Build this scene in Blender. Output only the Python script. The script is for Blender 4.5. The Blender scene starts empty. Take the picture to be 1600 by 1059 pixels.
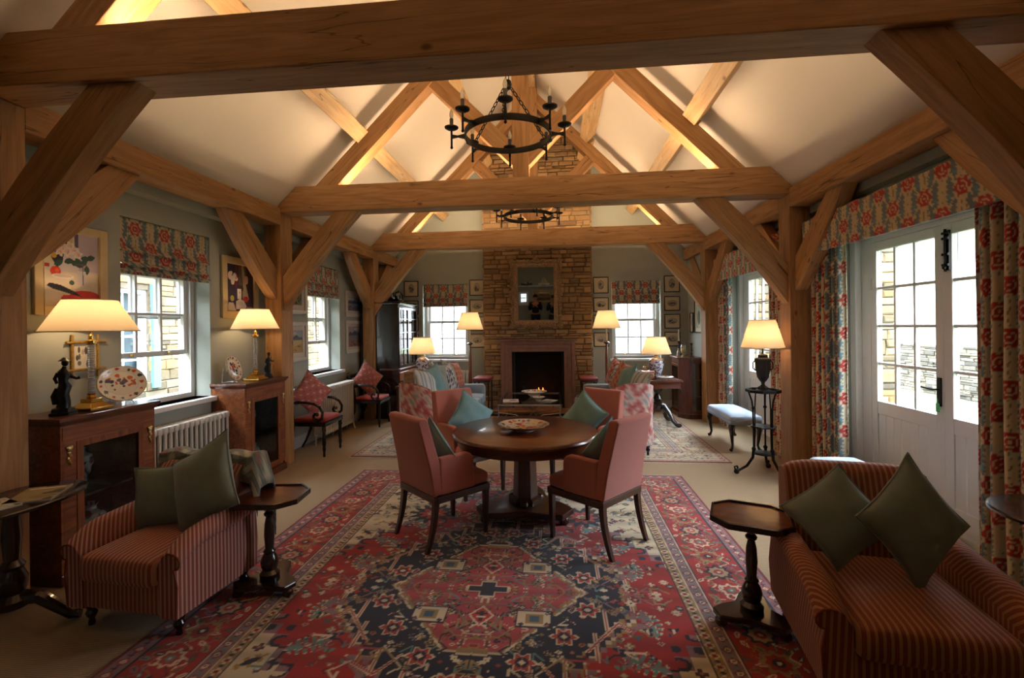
import bpy, math, random
import numpy as np
from mathutils import Vector, Matrix, Euler
random.seed(7); RNG = np.random.default_rng(7)
PI = math.pi
sc = bpy.context.scene
COL = bpy.data.collections.new('scene'); sc.collection.children.link(COL)

# ------------------------------------------------------------ camera, sky, light, exposure
cam = bpy.data.cameras.new('camera'); camo = bpy.data.objects.new('camera', cam); COL.objects.link(camo)
cam.sensor_width = 36; cam.lens = 740/1600*36
cam.shift_x = 7/1600; cam.shift_y = -20.7/1600
cam.clip_start = 0.02
YAW = math.atan(75/740); ROLL = -0.0115
camo.matrix_world = Matrix.Translation((0, 0, 1.6)) @ Matrix.Rotation(YAW, 4, 'Z') @ Matrix.Rotation(PI/2, 4, 'X') @ Matrix.Rotation(ROLL, 4, 'Z')
sc.camera = camo
sc.view_settings.view_transform = 'Standard'; sc.view_settings.look = 'None'
sc.view_settings.gamma = 1.0; sc.view_settings.use_curve_mapping = False
sc.view_settings.exposure = 0.32
sc.cycles.use_denoising = True
sc.cycles.max_bounces = 8; sc.cycles.diffuse_bounces = 4; sc.cycles.glossy_bounces = 3; sc.cycles.transmission_bounces = 6
sc.cycles.transparent_max_bounces = 12
sc.cycles.sample_clamp_indirect = 4.0
sc.cycles.caustics_refractive = False; sc.cycles.caustics_reflective = False
W = bpy.data.worlds.new('overcast_sky'); sc.world = W; W.use_nodes = True
SKY = 34.0
_n = W.node_tree.nodes; _l = W.node_tree.links; _n.clear()
_o = _n.new('ShaderNodeOutputWorld'); _b = _n.new('ShaderNodeBackground')
_tc = _n.new('ShaderNodeTexCoord'); _sp = _n.new('ShaderNodeSeparateXYZ'); _r = _n.new('ShaderNodeValToRGB')
_l.new(_tc.outputs['Generated'], _sp.inputs[0]); _l.new(_sp.outputs['Z'], _r.inputs[0])
for _k, (_p, _v) in enumerate(((0.0, .13), (.12, .17), (.45, .62), (1.0, 1.0))):          # overcast: the zenith is several times brighter than the horizon
    _e = _r.color_ramp.elements[_k] if _k < 2 else _r.color_ramp.elements.new(_p)
    _e.position = _p; _e.color = (.84*_v, .92*_v, 1.0*_v, 1)
_l.new(_r.outputs[0], _b.inputs['Color']); _b.inputs['Strength'].default_value = SKY
_l.new(_b.outputs[0], _o.inputs['Surface'])

def portal(loc, rot, sx, sy):                                       # guides sampling of the sky through an opening; emits nothing
    L = bpy.data.lights.new('window_portal', 'AREA'); L.shape = 'RECTANGLE'; L.size = sx; L.size_y = sy
    L.cycles.is_portal = True
    o = bpy.data.objects.new('window_portal', L); COL.objects.link(o); o.location = loc; o.rotation_euler = rot
WL, WR, WN, WB = -3.45, 2.70, -1.60, 9.20                            # wall planes
portal((WL-.28, 3.95, 1.72), (0, -PI/2, 0), 1.6, 1.0)
portal((WL-.28, 6.81, 1.72), (0, -PI/2, 0), 1.6, 1.0)
portal((-2.165, WB+.28, 1.68), (-PI/2, 0, 0), .9, 1.5)
portal((1.525, WB+.28, 1.68), (-PI/2, 0, 0), .9, 1.5)
portal((3.06, 4.1, 1.2), (0, PI/2, 0), 2.4, 1.9)
portal((3.06, 7.1, 1.2), (0, PI/2, 0), 2.4, 1.7)

# ------------------------------------------------------------ helpers
def lin(c):
    if isinstance(c, str): c = [int(c[i:i+2], 16)/255 for i in (0, 2, 4)]
    return tuple(x/12.92 if x <= .04045 else ((x+.055)/1.055)**2.4 for x in c)
def nlin(a): return np.where(a <= .04045, a/12.92, ((a+.055)/1.055)**2.4)

class MB:
    def __init__(s): s.v = []; s.f = []; s.m = []; s.T = None
    def add(s, vs, fs, mi=0, M=None):
        M = M or s.T; b = len(s.v)
        s.v += [tuple(M @ Vector(p)) for p in vs] if M is not None else [tuple(p) for p in vs]
        s.f += [tuple(i+b for i in f) for f in fs]; s.m += [mi]*len(fs); return s
    def box(s, x0, x1, y0, y1, z0, z1, mi=0, M=None):
        vs = [(x, y, z) for z in (z0, z1) for y in (y0, y1) for x in (x0, x1)]
        return s.add(vs, [(0,2,3,1),(4,5,7,6),(0,1,5,4),(2,6,7,3),(0,4,6,2),(1,3,7,5)], mi, M)
    def cbox(s, c, d, mi=0, M=None):
        return s.box(c[0]-d[0]/2, c[0]+d[0]/2, c[1]-d[1]/2, c[1]+d[1]/2, c[2]-d[2]/2, c[2]+d[2]/2, mi, M)
    def taper(s, c0, d0, c1, d1, mi=0, M=None):                     # box between two rectangles (centre, (dx,dy)) at two heights
        vs = []
        for c, d in ((c0, d0), (c1, d1)):
            for y in (-1, 1):
                for x in (-1, 1): vs.append((c[0]+x*d[0]/2, c[1]+y*d[1]/2, c[2]))
        return s.add(vs, [(0,2,3,1),(4,5,7,6),(0,1,5,4),(2,6,7,3),(0,4,6,2),(1,3,7,5)], mi, M)
    def lathe(s, prof, c=(0,0,0), seg=24, mi=0, M=None, sq=None, cap=True):
        vs = []; fs = []; n = len(prof)
        for r, z in prof:
            for k in range(seg):
                a = 2*PI*k/seg; vs.append((c[0]+r*math.cos(a), c[1]+r*math.sin(a)*(sq or 1), c[2]+z))
        for i in range(n-1):
            for k in range(seg):
                k2 = (k+1) % seg; fs.append((i*seg+k, i*seg+k2, (i+1)*seg+k2, (i+1)*seg+k))
        if cap: fs.append(tuple(reversed(range(seg)))); fs.append(tuple((n-1)*seg+k for k in range(seg)))
        return s.add(vs, fs, mi, M)
    def tube(s, pts, r, seg=8, mi=0, M=None, closed=False):
        P = [Vector(p) for p in pts]; n = len(P); rs = r if isinstance(r, (list, tuple)) else [r]*n
        vs = []; fs = []; up = None
        for i, p in enumerate(P):
            a = P[(i-1) % n] if (i > 0 or closed) else p; b = P[(i+1) % n] if (i < n-1 or closed) else p
            t = (b-a).normalized() if (b-a).length > 1e-9 else Vector((0,0,1))
            if up is None: up = Vector((0,0,1)) if abs(t.z) < .9 else Vector((1,0,0))
            u = t.cross(up)
            if u.length < 1e-6: u = t.cross(Vector((1,.3,0)))
            u.normalize(); w = u.cross(t).normalized(); up = w
            for k in range(seg):
                q = p + (u*math.cos(2*PI*k/seg)+w*math.sin(2*PI*k/seg))*rs[i]; vs.append(tuple(q))
        for i in range(n if closed else n-1):
            j = (i+1) % n
            for k in range(seg):
                k2 = (k+1) % seg; fs.append((i*seg+k, i*seg+k2, j*seg+k2, j*seg+k))
        if not closed: fs.append(tuple(reversed(range(seg)))); fs.append(tuple((n-1)*seg+k for k in range(seg)))
        return s.add(vs, fs, mi, M)
    def prism(s, poly, ax, a, b, mi=0, M=None):                     # poly: 2-D outline, extruded along axis ax from a to b
        def P(p, t): return (t, p[0], p[1]) if ax == 'x' else ((p[0], t, p[1]) if ax == 'y' else (p[0], p[1], t))
        n = len(poly); vs = [P(p, a) for p in poly]+[P(p, b) for p in poly]
        fs = [tuple(range(n)), tuple(reversed(range(n, 2*n)))]+[(i, i+n, (i+1) % n+n, (i+1) % n) for i in range(n)]
        return s.add(vs, fs, mi, M)
    def ball(s, c, r, seg=14, rings=9, mi=0, M=None):
        r = r if isinstance(r, (tuple, list)) else (r, r, r); vs = []; fs = []
        for i in range(rings+1):
            t = PI*i/rings
            for k in range(seg):
                a = 2*PI*k/seg; vs.append((c[0]+r[0]*math.sin(t)*math.cos(a), c[1]+r[1]*math.sin(t)*math.sin(a), c[2]+r[2]*math.cos(t)))
        for i in range(rings):
            for k in range(seg):
                k2 = (k+1) % seg; fs.append((i*seg+k, (i+1)*seg+k, (i+1)*seg+k2, i*seg+k2))
        return s.add(vs, fs, mi, M)
    def build(s, name, mats, parent=None, loc=None, rot=None, bevel=0, bseg=2, smooth=35, sub=0, grain=None):
        me = bpy.data.meshes.new(name); me.from_pydata(s.v, [], s.f)
        for m in (mats if isinstance(mats, (list, tuple)) else [mats]): me.materials.append(m)
        if any(s.m): me.polygons.foreach_set('material_index', s.m)
        o = bpy.data.objects.new(name, me); COL.objects.link(o)
        import bmesh
        bm = bmesh.new(); bm.from_mesh(me); bmesh.ops.remove_doubles(bm, verts=bm.verts, dist=1e-6)
        bmesh.ops.recalc_face_normals(bm, faces=bm.faces); bm.to_mesh(me); bm.free()
        setgrain(me, grain if grain is not None else (0, 0, 1))
        if smooth:
            me.polygons.foreach_set('use_smooth', [True]*len(me.polygons))
            me.set_sharp_from_angle(angle=math.radians(smooth))
        fin(o, parent, loc, rot)
        if bevel:
            b = o.modifiers.new('bevel', 'BEVEL'); b.width = bevel; b.segments = bseg; b.limit_method = 'ANGLE'; b.angle_limit = math.radians(40)
        if sub:
            q = o.modifiers.new('subdivision', 'SUBSURF'); q.levels = sub; q.render_levels = sub
        return o
_gi = [0]
def setgrain(me, d):
    _gi[0] += 1; n = len(me.vertices); co = np.empty(n*3, 'f'); me.vertices.foreach_get('co', co); co = co.reshape(-1, 3)
    d = np.array(Vector(d).normalized()); a = np.array([0, 0, 1.]) if abs(d[2]) < .8 else np.array([1., 0, 0])
    u = np.cross(d, a); u /= np.linalg.norm(u); w = np.cross(d, u)
    g = np.stack([co@d+_gi[0]*3.17, co@u+_gi[0]*1.31, co@w], 1).astype('f')
    at = me.attributes.new('grain', 'FLOAT_VECTOR', 'POINT'); at.data.foreach_set('vector', g.ravel())
def fin(o, parent, loc=None, rot=None):
    if loc is not None: o.location = loc
    if rot is not None: o.rotation_euler = rot
    if parent is not None: o.parent = parent
def tag(o, label, cat, group=None, kind=None):
    if label: o['label'] = label
    if cat: o['category'] = cat
    if group: o['group'] = group
    if kind: o['kind'] = kind
    return o
def thing(name, label, cat, loc=(0,0,0), rz=0, group=None):
    o = bpy.data.objects.new(name, None); COL.objects.link(o); o.empty_display_size = .1
    o.location = loc; o.rotation_euler = (0, 0, rz) if not isinstance(rz, tuple) else rz
    return tag(o, label, cat, group)
def struct(name, parent=None):
    o = bpy.data.objects.new(name, None); COL.objects.link(o); o['kind'] = 'structure'
    if parent: o.parent = parent
    return o
def copy_tree(o, parent=None, label=None, loc=None, rz=None, group=None):
    c = o.copy(); COL.objects.link(c); c.parent = parent
    for ch in o.children: copy_tree(ch, c)
    if label: c['label'] = label
    if group: c['group'] = group
    if loc is not None: c.location = loc
    if rz is not None: c.rotation_euler = (0, 0, rz)
    return c
def grid(name, P, C=None, mat=None, parent=None, loc=None, rot=None, closeu=False, solid=0, smooth=True, capfaces=None):
    """P: (h,w,3) points, C: (h,w,3) sRGB colours -> one mesh with colour attribute 'Col'"""
    h, w = P.shape[:2]; idx = np.arange(h*w).reshape(h, w)
    a = idx[:-1, :-1].ravel(); b = idx[:-1, 1:].ravel(); c = idx[1:, 1:].ravel(); d = idx[1:, :-1].ravel()
    F = np.stack([a, b, c, d], 1)
    if closeu: F = np.concatenate([F, np.stack([idx[:-1, -1], idx[:-1, 0], idx[1:, 0], idx[1:, -1]], 1)])
    me = bpy.data.meshes.new(name); nf = len(F)
    me.vertices.add(h*w); me.vertices.foreach_set('co', P.reshape(-1).astype('f'))
    me.loops.add(nf*4); me.loops.foreach_set('vertex_index', F.ravel().astype('i'))
    me.polygons.add(nf); me.polygons.foreach_set('loop_start', np.arange(nf, dtype='i')*4)
    me.update(calc_edges=True)
    me.polygons.foreach_set('use_smooth', np.full(nf, smooth))
    if C is not None: setcol(me, C.reshape(-1, 3))
    if mat: me.materials.append(mat)
    me.validate()
    o = bpy.data.objects.new(name, me); COL.objects.link(o); fin(o, parent, loc, rot)
    if solid:
        s = o.modifiers.new('thickness', 'SOLIDIFY'); s.thickness = solid; s.offset = -1
    return o
def setcol(me, c):
    at = me.color_attributes.new('Col', 'FLOAT_COLOR', 'POINT')
    q = np.ones((len(c), 4), 'f'); q[:, :3] = nlin(np.clip(c, 0, 1)); at.data.foreach_set('color', q.ravel())

# ------------------------------------------------------------ materials
def newmat(name):
    m = bpy.data.materials.new(name); m.use_nodes = True; nt = m.node_tree
    return m, nt, nt.nodes['Principled BSDF']
def N(nt, t, **k):
    n = nt.nodes.new(t)
    for a, b in k.items():
        if a in n.inputs.keys() if isinstance(a, str) else False: n.inputs[a].default_value = b
        else: setattr(n, a, b)
    return n
def ramp(nt, src, stops):
    r = nt.nodes.new('ShaderNodeValToRGB'); e = r.color_ramp.elements
    while len(e) < len(stops): e.new(.5)
    for i, (p, c) in enumerate(stops): e[i].position = p; e[i].color = (*lin(c), 1)
    nt.links.new(src, r.inputs[0]); return r
def bump(nt, bs, src, strength, dist=.01):
    b = nt.nodes.new('ShaderNodeBump'); b.inputs['Strength'].default_value = strength; b.inputs['Distance'].default_value = dist
    nt.links.new(src, b.inputs['Height']); nt.links.new(b.outputs[0], bs.inputs['Normal'])
def mapping(nt, src, scale):
    m = nt.nodes.new('ShaderNodeMapping'); m.inputs['Scale'].default_value = scale; nt.links.new(src, m.inputs[0]); return m.outputs[0]
def plain(name, c, rough=.5, metal=0, noise=0, nscale=30, bmp=0, spec=None, coat=0, emit=None, es=0, trans=0, ior=1.45, sheen=0):
    m, nt, b = newmat(name); b.inputs['Base Color'].default_value = (*lin(c), 1)
    b.inputs['Roughness'].default_value = rough; b.inputs['Metallic'].default_value = metal
    if coat: b.inputs['Coat Weight'].default_value = coat; b.inputs['Coat Roughness'].default_value = .12
    if trans: b.inputs['Transmission Weight'].default_value = trans; b.inputs['IOR'].default_value = ior
    if sheen: b.inputs['Sheen Weight'].default_value = sheen
    if emit: b.inputs['Emission Color'].default_value = (*lin(emit), 1); b.inputs['Emission Strength'].default_value = es
    tc = nt.nodes.new('ShaderNodeTexCoord'); n = nt.nodes.new('ShaderNodeTexNoise'); n.inputs['Scale'].default_value = nscale; n.inputs['Detail'].default_value = 4
    nt.links.new(tc.outputs['Object'], n.inputs['Vector'])
    if noise:
        k = lin(c); r = nt.nodes.new('ShaderNodeValToRGB')
        r.color_ramp.elements[0].position = .3; r.color_ramp.elements[1].position = .7
        r.color_ramp.elements[0].color = tuple(x*(1-noise) for x in k)+(1,); r.color_ramp.elements[1].color = tuple(min(1, x*(1+noise)) for x in k)+(1,)
        nt.links.new(n.outputs[0], r.inputs[0]); nt.links.new(r.outputs[0], b.inputs['Base Color'])
    if bmp: bump(nt, b, n.outputs[0], bmp)
    return m
def wood(name, c0, c1, c2, rough=.6, scale=1.0, coat=0, cracks=False, bmp=.15):
    m, nt, b = newmat(name); b.inputs['Roughness'].default_value = rough
    if coat: b.inputs['Coat Weight'].default_value = coat; b.inputs['Coat Roughness'].default_value = .08
    at = N(nt, 'ShaderNodeAttribute', attribute_name='grain')
    v = mapping(nt, at.outputs['Vector'], (1.1*scale, 11*scale, 11*scale))
    n = nt.nodes.new('ShaderNodeTexNoise'); n.inputs['Scale'].default_value = 1.5; n.inputs['Detail'].default_value = 6; n.inputs['Distortion'].default_value = 1.2
    nt.links.new(v, n.inputs['Vector'])
    r = ramp(nt, n.outputs[0], [(.25, c0), (.5, c1), (.75, c2)])
    out = r.outputs[0]
    f = nt.nodes.new('ShaderNodeTexNoise'); f.inputs['Scale'].default_value = 6; f.inputs['Detail'].default_value = 5
    nt.links.new(mapping(nt, at.outputs['Vector'], (1.0*scale, 26*scale, 26*scale)), f.inputs['Vector'])
    mx = N(nt, 'ShaderNodeMix', data_type='RGBA', blend_type='MULTIPLY'); mx.inputs[0].default_value = .35
    nt.links.new(out, mx.inputs[6]); nt.links.new(f.outputs[0], mx.inputs[7]); out = mx.outputs[2]
    if cracks:
        w = nt.nodes.new('ShaderNodeTexNoise'); w.inputs['Scale'].default_value = 1.0; w.inputs['Detail'].default_value = 3
        nt.links.new(mapping(nt, at.outputs['Vector'], (.30, 6, 6)), w.inputs['Vector'])
        s = N(nt, 'ShaderNodeMath', operation='SUBTRACT'); s.inputs[1].default_value = .5; nt.links.new(w.outputs[0], s.inputs[0])
        a = N(nt, 'ShaderNodeMath', operation='ABSOLUTE'); nt.links.new(s.outputs[0], a.inputs[0])
        q = nt.nodes.new('ShaderNodeValToRGB'); q.color_ramp.elements[0].position = .001; q.color_ramp.elements[1].position = .004
        q.color_ramp.elements[0].color = (.12, .07, .04, 1); q.color_ramp.elements[1].color = (1, 1, 1, 1); nt.links.new(a.outputs[0], q.inputs[0])
        k = nt.nodes.new('ShaderNodeTexVoronoi'); k.inputs['Scale'].default_value = 2.2
        nt.links.new(mapping(nt, at.outputs['Vector'], (1.0, 1.8, 1.8)), k.inputs['Vector'])
        q2 = nt.nodes.new('ShaderNodeValToRGB'); q2.color_ramp.elements[0].position = .035; q2.color_ramp.elements[1].position = .09
        q2.color_ramp.elements[0].color = (.22, .12, .06, 1); q2.color_ramp.elements[1].color = (1, 1, 1, 1); nt.links.new(k.outputs['Distance'], q2.inputs[0])
        for src in (q, q2):
            m2 = N(nt, 'ShaderNodeMix', data_type='RGBA', blend_type='MULTIPLY'); m2.inputs[0].default_value = .8
            nt.links.new(out, m2.inputs[6]); nt.links.new(src.outputs[0], m2.inputs[7]); out = m2.outputs[2]
    nt.links.new(out, b.inputs['Base Color'])
    if bmp: bump(nt, b, f.outputs[0], bmp, .004)
    return m
def colmat(name, rough=.85, nscale=400, bmp=.15, sheen=0, coat=0, dist=.002, mott=0):
    m, nt, b = newmat(name); b.inputs['Roughness'].default_value = rough
    if sheen: b.inputs['Sheen Weight'].default_value = sheen
    if coat: b.inputs['Coat Weight'].default_value = coat; b.inputs['Coat Roughness'].default_value = .1
    a = N(nt, 'ShaderNodeAttribute', attribute_name='Col'); out = a.outputs['Color']
    tc = nt.nodes.new('ShaderNodeTexCoord'); n = nt.nodes.new('ShaderNodeTexNoise'); n.inputs['Scale'].default_value = nscale; n.inputs['Detail'].default_value = 4 if mott else 2
    nt.links.new(tc.outputs['Object'], n.inputs['Vector'])
    if mott:
        mx = N(nt, 'ShaderNodeMix', data_type='RGBA', blend_type='MULTIPLY'); mx.inputs[0].default_value = mott
        nt.links.new(out, mx.inputs[6]); nt.links.new(n.outputs[0], mx.inputs[7]); out = mx.outputs[2]
    nt.links.new(out, b.inputs['Base Color'])
    if bmp: bump(nt, b, n.outputs[0], bmp, dist)
    return m
def stripes(name, axis, c0, c1, c2, period=.026):
    m, nt, b = newmat(name); b.inputs['Roughness'].default_value = .9; b.inputs['Sheen Weight'].default_value = .1
    tc = nt.nodes.new('ShaderNodeTexCoord'); sp = nt.nodes.new('ShaderNodeSeparateXYZ'); nt.links.new(tc.outputs['Object'], sp.inputs[0])
    mu = N(nt, 'ShaderNodeMath', operation='MULTIPLY'); mu.inputs[1].default_value = 1/period
    if axis == 1:
        ad = N(nt, 'ShaderNodeMath', operation='ADD'); nt.links.new(sp.outputs[0], ad.inputs[0]); nt.links.new(sp.outputs[1], ad.inputs[1]); nt.links.new(ad.outputs[0], mu.inputs[0])
    else: nt.links.new(sp.outputs[axis], mu.inputs[0])
    fr = N(nt, 'ShaderNodeMath', operation='FRACT'); nt.links.new(mu.outputs[0], fr.inputs[0])
    r = ramp(nt, fr.outputs[0], [(0, c0), (.42, c0), (.46, c2), (.52, c1), (.92, c1), (.97, c2)])
    n = nt.nodes.new('ShaderNodeTexNoise'); n.inputs['Scale'].default_value = 350; nt.links.new(tc.outputs['Object'], n.inputs['Vector'])
    nt.links.new(r.outputs[0], b.inputs['Base Color']); bump(nt, b, n.outputs[0], .3, .002); return m
def glass(name, tint=(1, 1, 1), gl=.10):
    """thin clear pane: mostly lets light straight through, with a clear-coat reflection"""
    m = bpy.data.materials.new(name); m.use_nodes = True; nt = m.node_tree; nt.nodes.clear()
    o = nt.nodes.new('ShaderNodeOutputMaterial'); t = nt.nodes.new('ShaderNodeBsdfTransparent'); g = nt.nodes.new('ShaderNodeBsdfGlossy')
    g.inputs['Roughness'].default_value = .02; t.inputs[0].default_value = (*tint, 1)
    lw = nt.nodes.new('ShaderNodeLayerWeight'); lw.inputs[0].default_value = .5
    pw = N(nt, 'ShaderNodeMath', operation='POWER'); pw.inputs[1].default_value = 5; nt.links.new(lw.outputs['Facing'], pw.inputs[0])
    f = N(nt, 'ShaderNodeMath', operation='MULTIPLY_ADD'); f.inputs[1].default_value = .8; f.inputs[2].default_value = .03; nt.links.new(pw.outputs[0], f.inputs[0])
    x = nt.nodes.new('ShaderNodeMixShader'); nt.links.new(f.outputs[0], x.inputs[0]); nt.links.new(t.outputs[0], x.inputs[1]); nt.links.new(g.outputs[0], x.inputs[2])
    nt.links.new(x.outputs[0], o.inputs['Surface']); return m
def shade_mat(name, c, tr=.5):
    m = bpy.data.materials.new(name); m.use_nodes = True; nt = m.node_tree; nt.nodes.clear()
    o = nt.nodes.new('ShaderNodeOutputMaterial'); d = nt.nodes.new('ShaderNodeBsdfDiffuse'); t = nt.nodes.new('ShaderNodeBsdfTranslucent')
    d.inputs[0].default_value = (*lin(c), 1); t.inputs[0].default_value = (*lin(c), 1)
    x = nt.nodes.new('ShaderNodeMixShader'); x.inputs[0].default_value = tr
    nt.links.new(d.outputs[0], x.inputs[1]); nt.links.new(t.outputs[0], x.inputs[2]); nt.links.new(x.outputs[0], o.inputs['Surface']); return m

OAK = wood('oak_timber', '99703f', 'b88a58', 'c99e6e', rough=.62, cracks=True, bmp=.25)
OAKL = wood('oak_timber_pale', 'c49a66', 'd6b282', 'e6c698', rough=.62, cracks=True, bmp=.2)
MAHO = wood('mahogany_polished', '43200f', '643017', '7e4424', rough=.28, scale=2.2, coat=.5, bmp=.03)
WALN = wood('figured_walnut', '66341a', '8c4e28', 'a96a3a', rough=.3, scale=1.6, coat=.5, bmp=.03)
REDW = wood('dark_red_mahogany', '2a120a', '3f1d10', '573020', rough=.3, scale=2.2, coat=.5, bmp=.03)
DARKW = wood('dark_stained_wood', '150b07', '23120b', '331b10', rough=.25, scale=2.5, coat=.6, bmp=.03)
EBON = wood('ebonised_wood', '0b0908', '15100d', '1f1712', rough=.25, scale=2.5, coat=.5, bmp=.02)
SAGE = plain('sage_green_wall_paint', 'a3aaa2', .85, noise=.03, nscale=3, bmp=.02)
PLAST = plain('white_ceiling_plaster', 'e2dcd2', .9, noise=.02, nscale=2)
WHITEP = plain('white_gloss_paint', 'eceeed', .35)
SKIRT = plain('grey_white_skirting_paint', 'c9cecb', .45)
BRASS = plain('polished_brass', 'd0a552', .22, metal=1)
ORMO = plain('gilt_bronze_mount', 'c9b078', .35, metal=1, noise=.2, nscale=60)
BLACKM = plain('black_wrought_iron', '17130f', .5, metal=.6, noise=.2, nscale=50)
BRONZE = plain('dark_patinated_bronze', '14110f', .35, metal=.5)
STEEL = plain('polished_steel', 'b8babb', .22, metal=1)
GLASS = glass('clear_window_glass'); GLASS2 = glass('cabinet_glass', (.8, .82, .8))
CRYS = plain('clear_crystal', 'f4f6f6', .05, trans=.6, ior=1.5)
SHADE = shade_mat('cream_lampshade_linen', 'efe0c4', .6)
CARPET = None
# ------------------------------------------------------------ pattern painting (plain surface colour, in metres)
def C3(c):
    return np.array([int(c[i:i+2], 16)/255 for i in (0, 2, 4)])
def fill(shape, c): a = np.empty(shape+(3,)); a[:] = C3(c); return a
def floral(u, v, ground='cfc4a4', red='a8322e', leaf='66757c', tu=.30, tv=.30):
    out = fill(u.shape, ground)
    wv = .5+.5*np.sin(u*610)*np.sin(v*590); out *= (1-.05*wv)[..., None]
    for ox, oy in ((0, 0), (.5, .5)):
        x = ((u/tu-ox+.5) % 1-.5)*tu; y = ((v/tv-oy+.5) % 1-.5)*tv; r = np.hypot(x, y); a = np.arctan2(y, x)
        for sx in (-1, 1):                                          # feathered leaf columns either side
            xx = x*sx-.098+.012*np.cos(y*21); half = .033*np.sqrt(np.clip(1-(y/.098)**2, 0, 1))*(.76+.24*np.sign(np.sin(y*190+np.abs(xx)*120)))
            out[np.abs(xx) < half] = C3(leaf)
    for ox, oy in ((0, 0), (.5, .5)):
        x = ((u/tu-ox+.5) % 1-.5)*tu; y = ((v/tv-oy+.5) % 1-.5)*tv; r = np.hypot(x, y); a = np.arctan2(y, x)
        st = np.abs(x+.008*np.sin(y*40)) < .0025; out[st & (r > .06)] = C3('7b7256')
        R = .056*(1+.13*np.cos(6*a)); out[r < R] = C3(red)
        out[(r < .034) & (r > .027)] = C3(ground); out[(r < .009)] = C3(ground)
        q = np.hypot(np.abs(x)-.052, y-.105) < .015; out[q] = C3('5f8fa0')
    return out
class Canvas:
    def __init__(s, w, h, res, bg, fold=False):
        s.w, s.h = w, h; nx = int(w/res)+1; ny = int(h/res)+1
        s.x, s.y = np.meshgrid(np.linspace(-w/2, w/2, nx), np.linspace(-h/2, h/2, ny))
        if fold: s.x0, s.y0 = s.x, s.y; s.x, s.y = np.abs(s.x), np.abs(s.y)
        s.c = fill(s.x.shape, bg)
    def m(s, mask, c): s.c[mask] = C3(c) if isinstance(c, str) else c
    def ell(s, cx, cy, rx, ry, c, rot=0):
        dx, dy = s.x-cx, s.y-cy; k, q = math.cos(rot), math.sin(rot)
        s.m(((dx*k+dy*q)/rx)**2+((-dx*q+dy*k)/ry)**2 < 1, c)
    def rect(s, x0, x1, y0, y1, c): s.m((s.x >= x0) & (s.x < x1) & (s.y >= y0) & (s.y < y1), c)
    def poly(s, P, c):
        ins = np.zeros(s.x.shape, bool); n = len(P)
        for i in range(n):
            x0, y0 = P[i]; x1, y1 = P[(i+1) % n]
            if y0 == y1: continue
            ins ^= ((s.y > y0) != (s.y > y1)) & (s.x < (x1-x0)*(s.y-y0)/(y1-y0)+x0)
        s.m(ins, c)
    def line(s, pts, wd, c):
        for (x0, y0), (x1, y1) in zip(pts[:-1], pts[1:]):
            L = math.hypot(x1-x0, y1-y0) or 1e-6; t = np.clip(((s.x-x0)*(x1-x0)+(s.y-y0)*(y1-y0))/L/L, 0, 1)
            s.m(np.hypot(s.x-x0-t*(x1-x0), s.y-y0-t*(y1-y0)) < wd, c)
    def flower(s, cx, cy, R, n, c, c2=None, c3=None, ph=0):
        dx, dy = s.x-cx, s.y-cy; r = np.hypot(dx, dy); a = np.arctan2(dy, dx)+ph
        s.m(r < R*(1+.22*np.cos(n*a)), c)
        if c2: s.m(r < R*.62*(1+.15*np.cos(n*a)), c2)
        if c3: s.m(r < R*.3, c3)
    def leafy(s, cx, cy, L, Wd, rot, c, ser=0):
        dx, dy = s.x-cx, s.y-cy; k, q = math.cos(rot), math.sin(rot); a, b = (dx*k+dy*q)/L, (-dx*q+dy*k)
        h = Wd*np.clip(1-a*a, 0, 1)
        if ser: h = h*(.7+.3*np.sign(np.sin(a*ser)))
        s.m((np.abs(b) < h) & (np.abs(a) < 1), c)
    def blotch(s, amp=.04, k=9):
        f = sum(np.sin(s.x*RNG.uniform(4, 40)+RNG.uniform(0, 6))*np.sin(s.y*RNG.uniform(4, 40)+RNG.uniform(0, 6)) for _ in range(k))/k
        s.c = np.clip(s.c*(1+amp*f*2)[..., None], 0, 1)

FABRIC = colmat('printed_linen_floral', .9, 300, .2, sheen=.1)
CANV = colmat('painted_canvas', .6, 120, .1)
PAPER = colmat('printed_paper', .7, 60, .02)
RUGM = colmat('knotted_wool_pile', .95, 260, .5, sheen=.15, dist=.004, mott=.25)
STONE = colmat('coursed_rubble_stone', .95, 22, .6, dist=.012, mott=.35)
CHINA = colmat('glazed_painted_china', .15, 40, .0, coat=.5)

# ------------------------------------------------------------ floor, walls, ceiling
CARPET, _nt, _bs = newmat('sisal_floor_weave'); _bs.inputs['Roughness'].default_value = .95
_tc = _nt.nodes.new('ShaderNodeTexCoord'); _w1 = N(_nt, 'ShaderNodeTexWave', wave_type='BANDS', bands_direction='X'); _w1.inputs['Scale'].default_value = 32; _w1.inputs['Distortion'].default_value = 1.5
_w2 = N(_nt, 'ShaderNodeTexWave', wave_type='BANDS', bands_direction='Y'); _w2.inputs['Scale'].default_value = 26; _w2.inputs['Distortion'].default_value = 1.0
for _w in (_w1, _w2): _nt.links.new(_tc.outputs['Object'], _w.inputs['Vector'])
_mm = N(_nt, 'ShaderNodeMath', operation='MULTIPLY'); _nt.links.new(_w1.outputs['Fac'], _mm.inputs[0]); _nt.links.new(_w2.outputs['Fac'], _mm.inputs[1])
_rr = ramp(_nt, _mm.outputs[0], [(0, '8c7a60'), (.5, 'b09b7c'), (1, 'c9b699')]); _nt.links.new(_rr.outputs[0], _bs.inputs['Base Color']); bump(_nt, _bs, _mm.outputs[0], .5, .004)
o = MB().box(WL-.3, WR+.3, WN, WB, -.1, 0).build('floor', CARPET, smooth=0); o['kind'] = 'structure'

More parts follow.
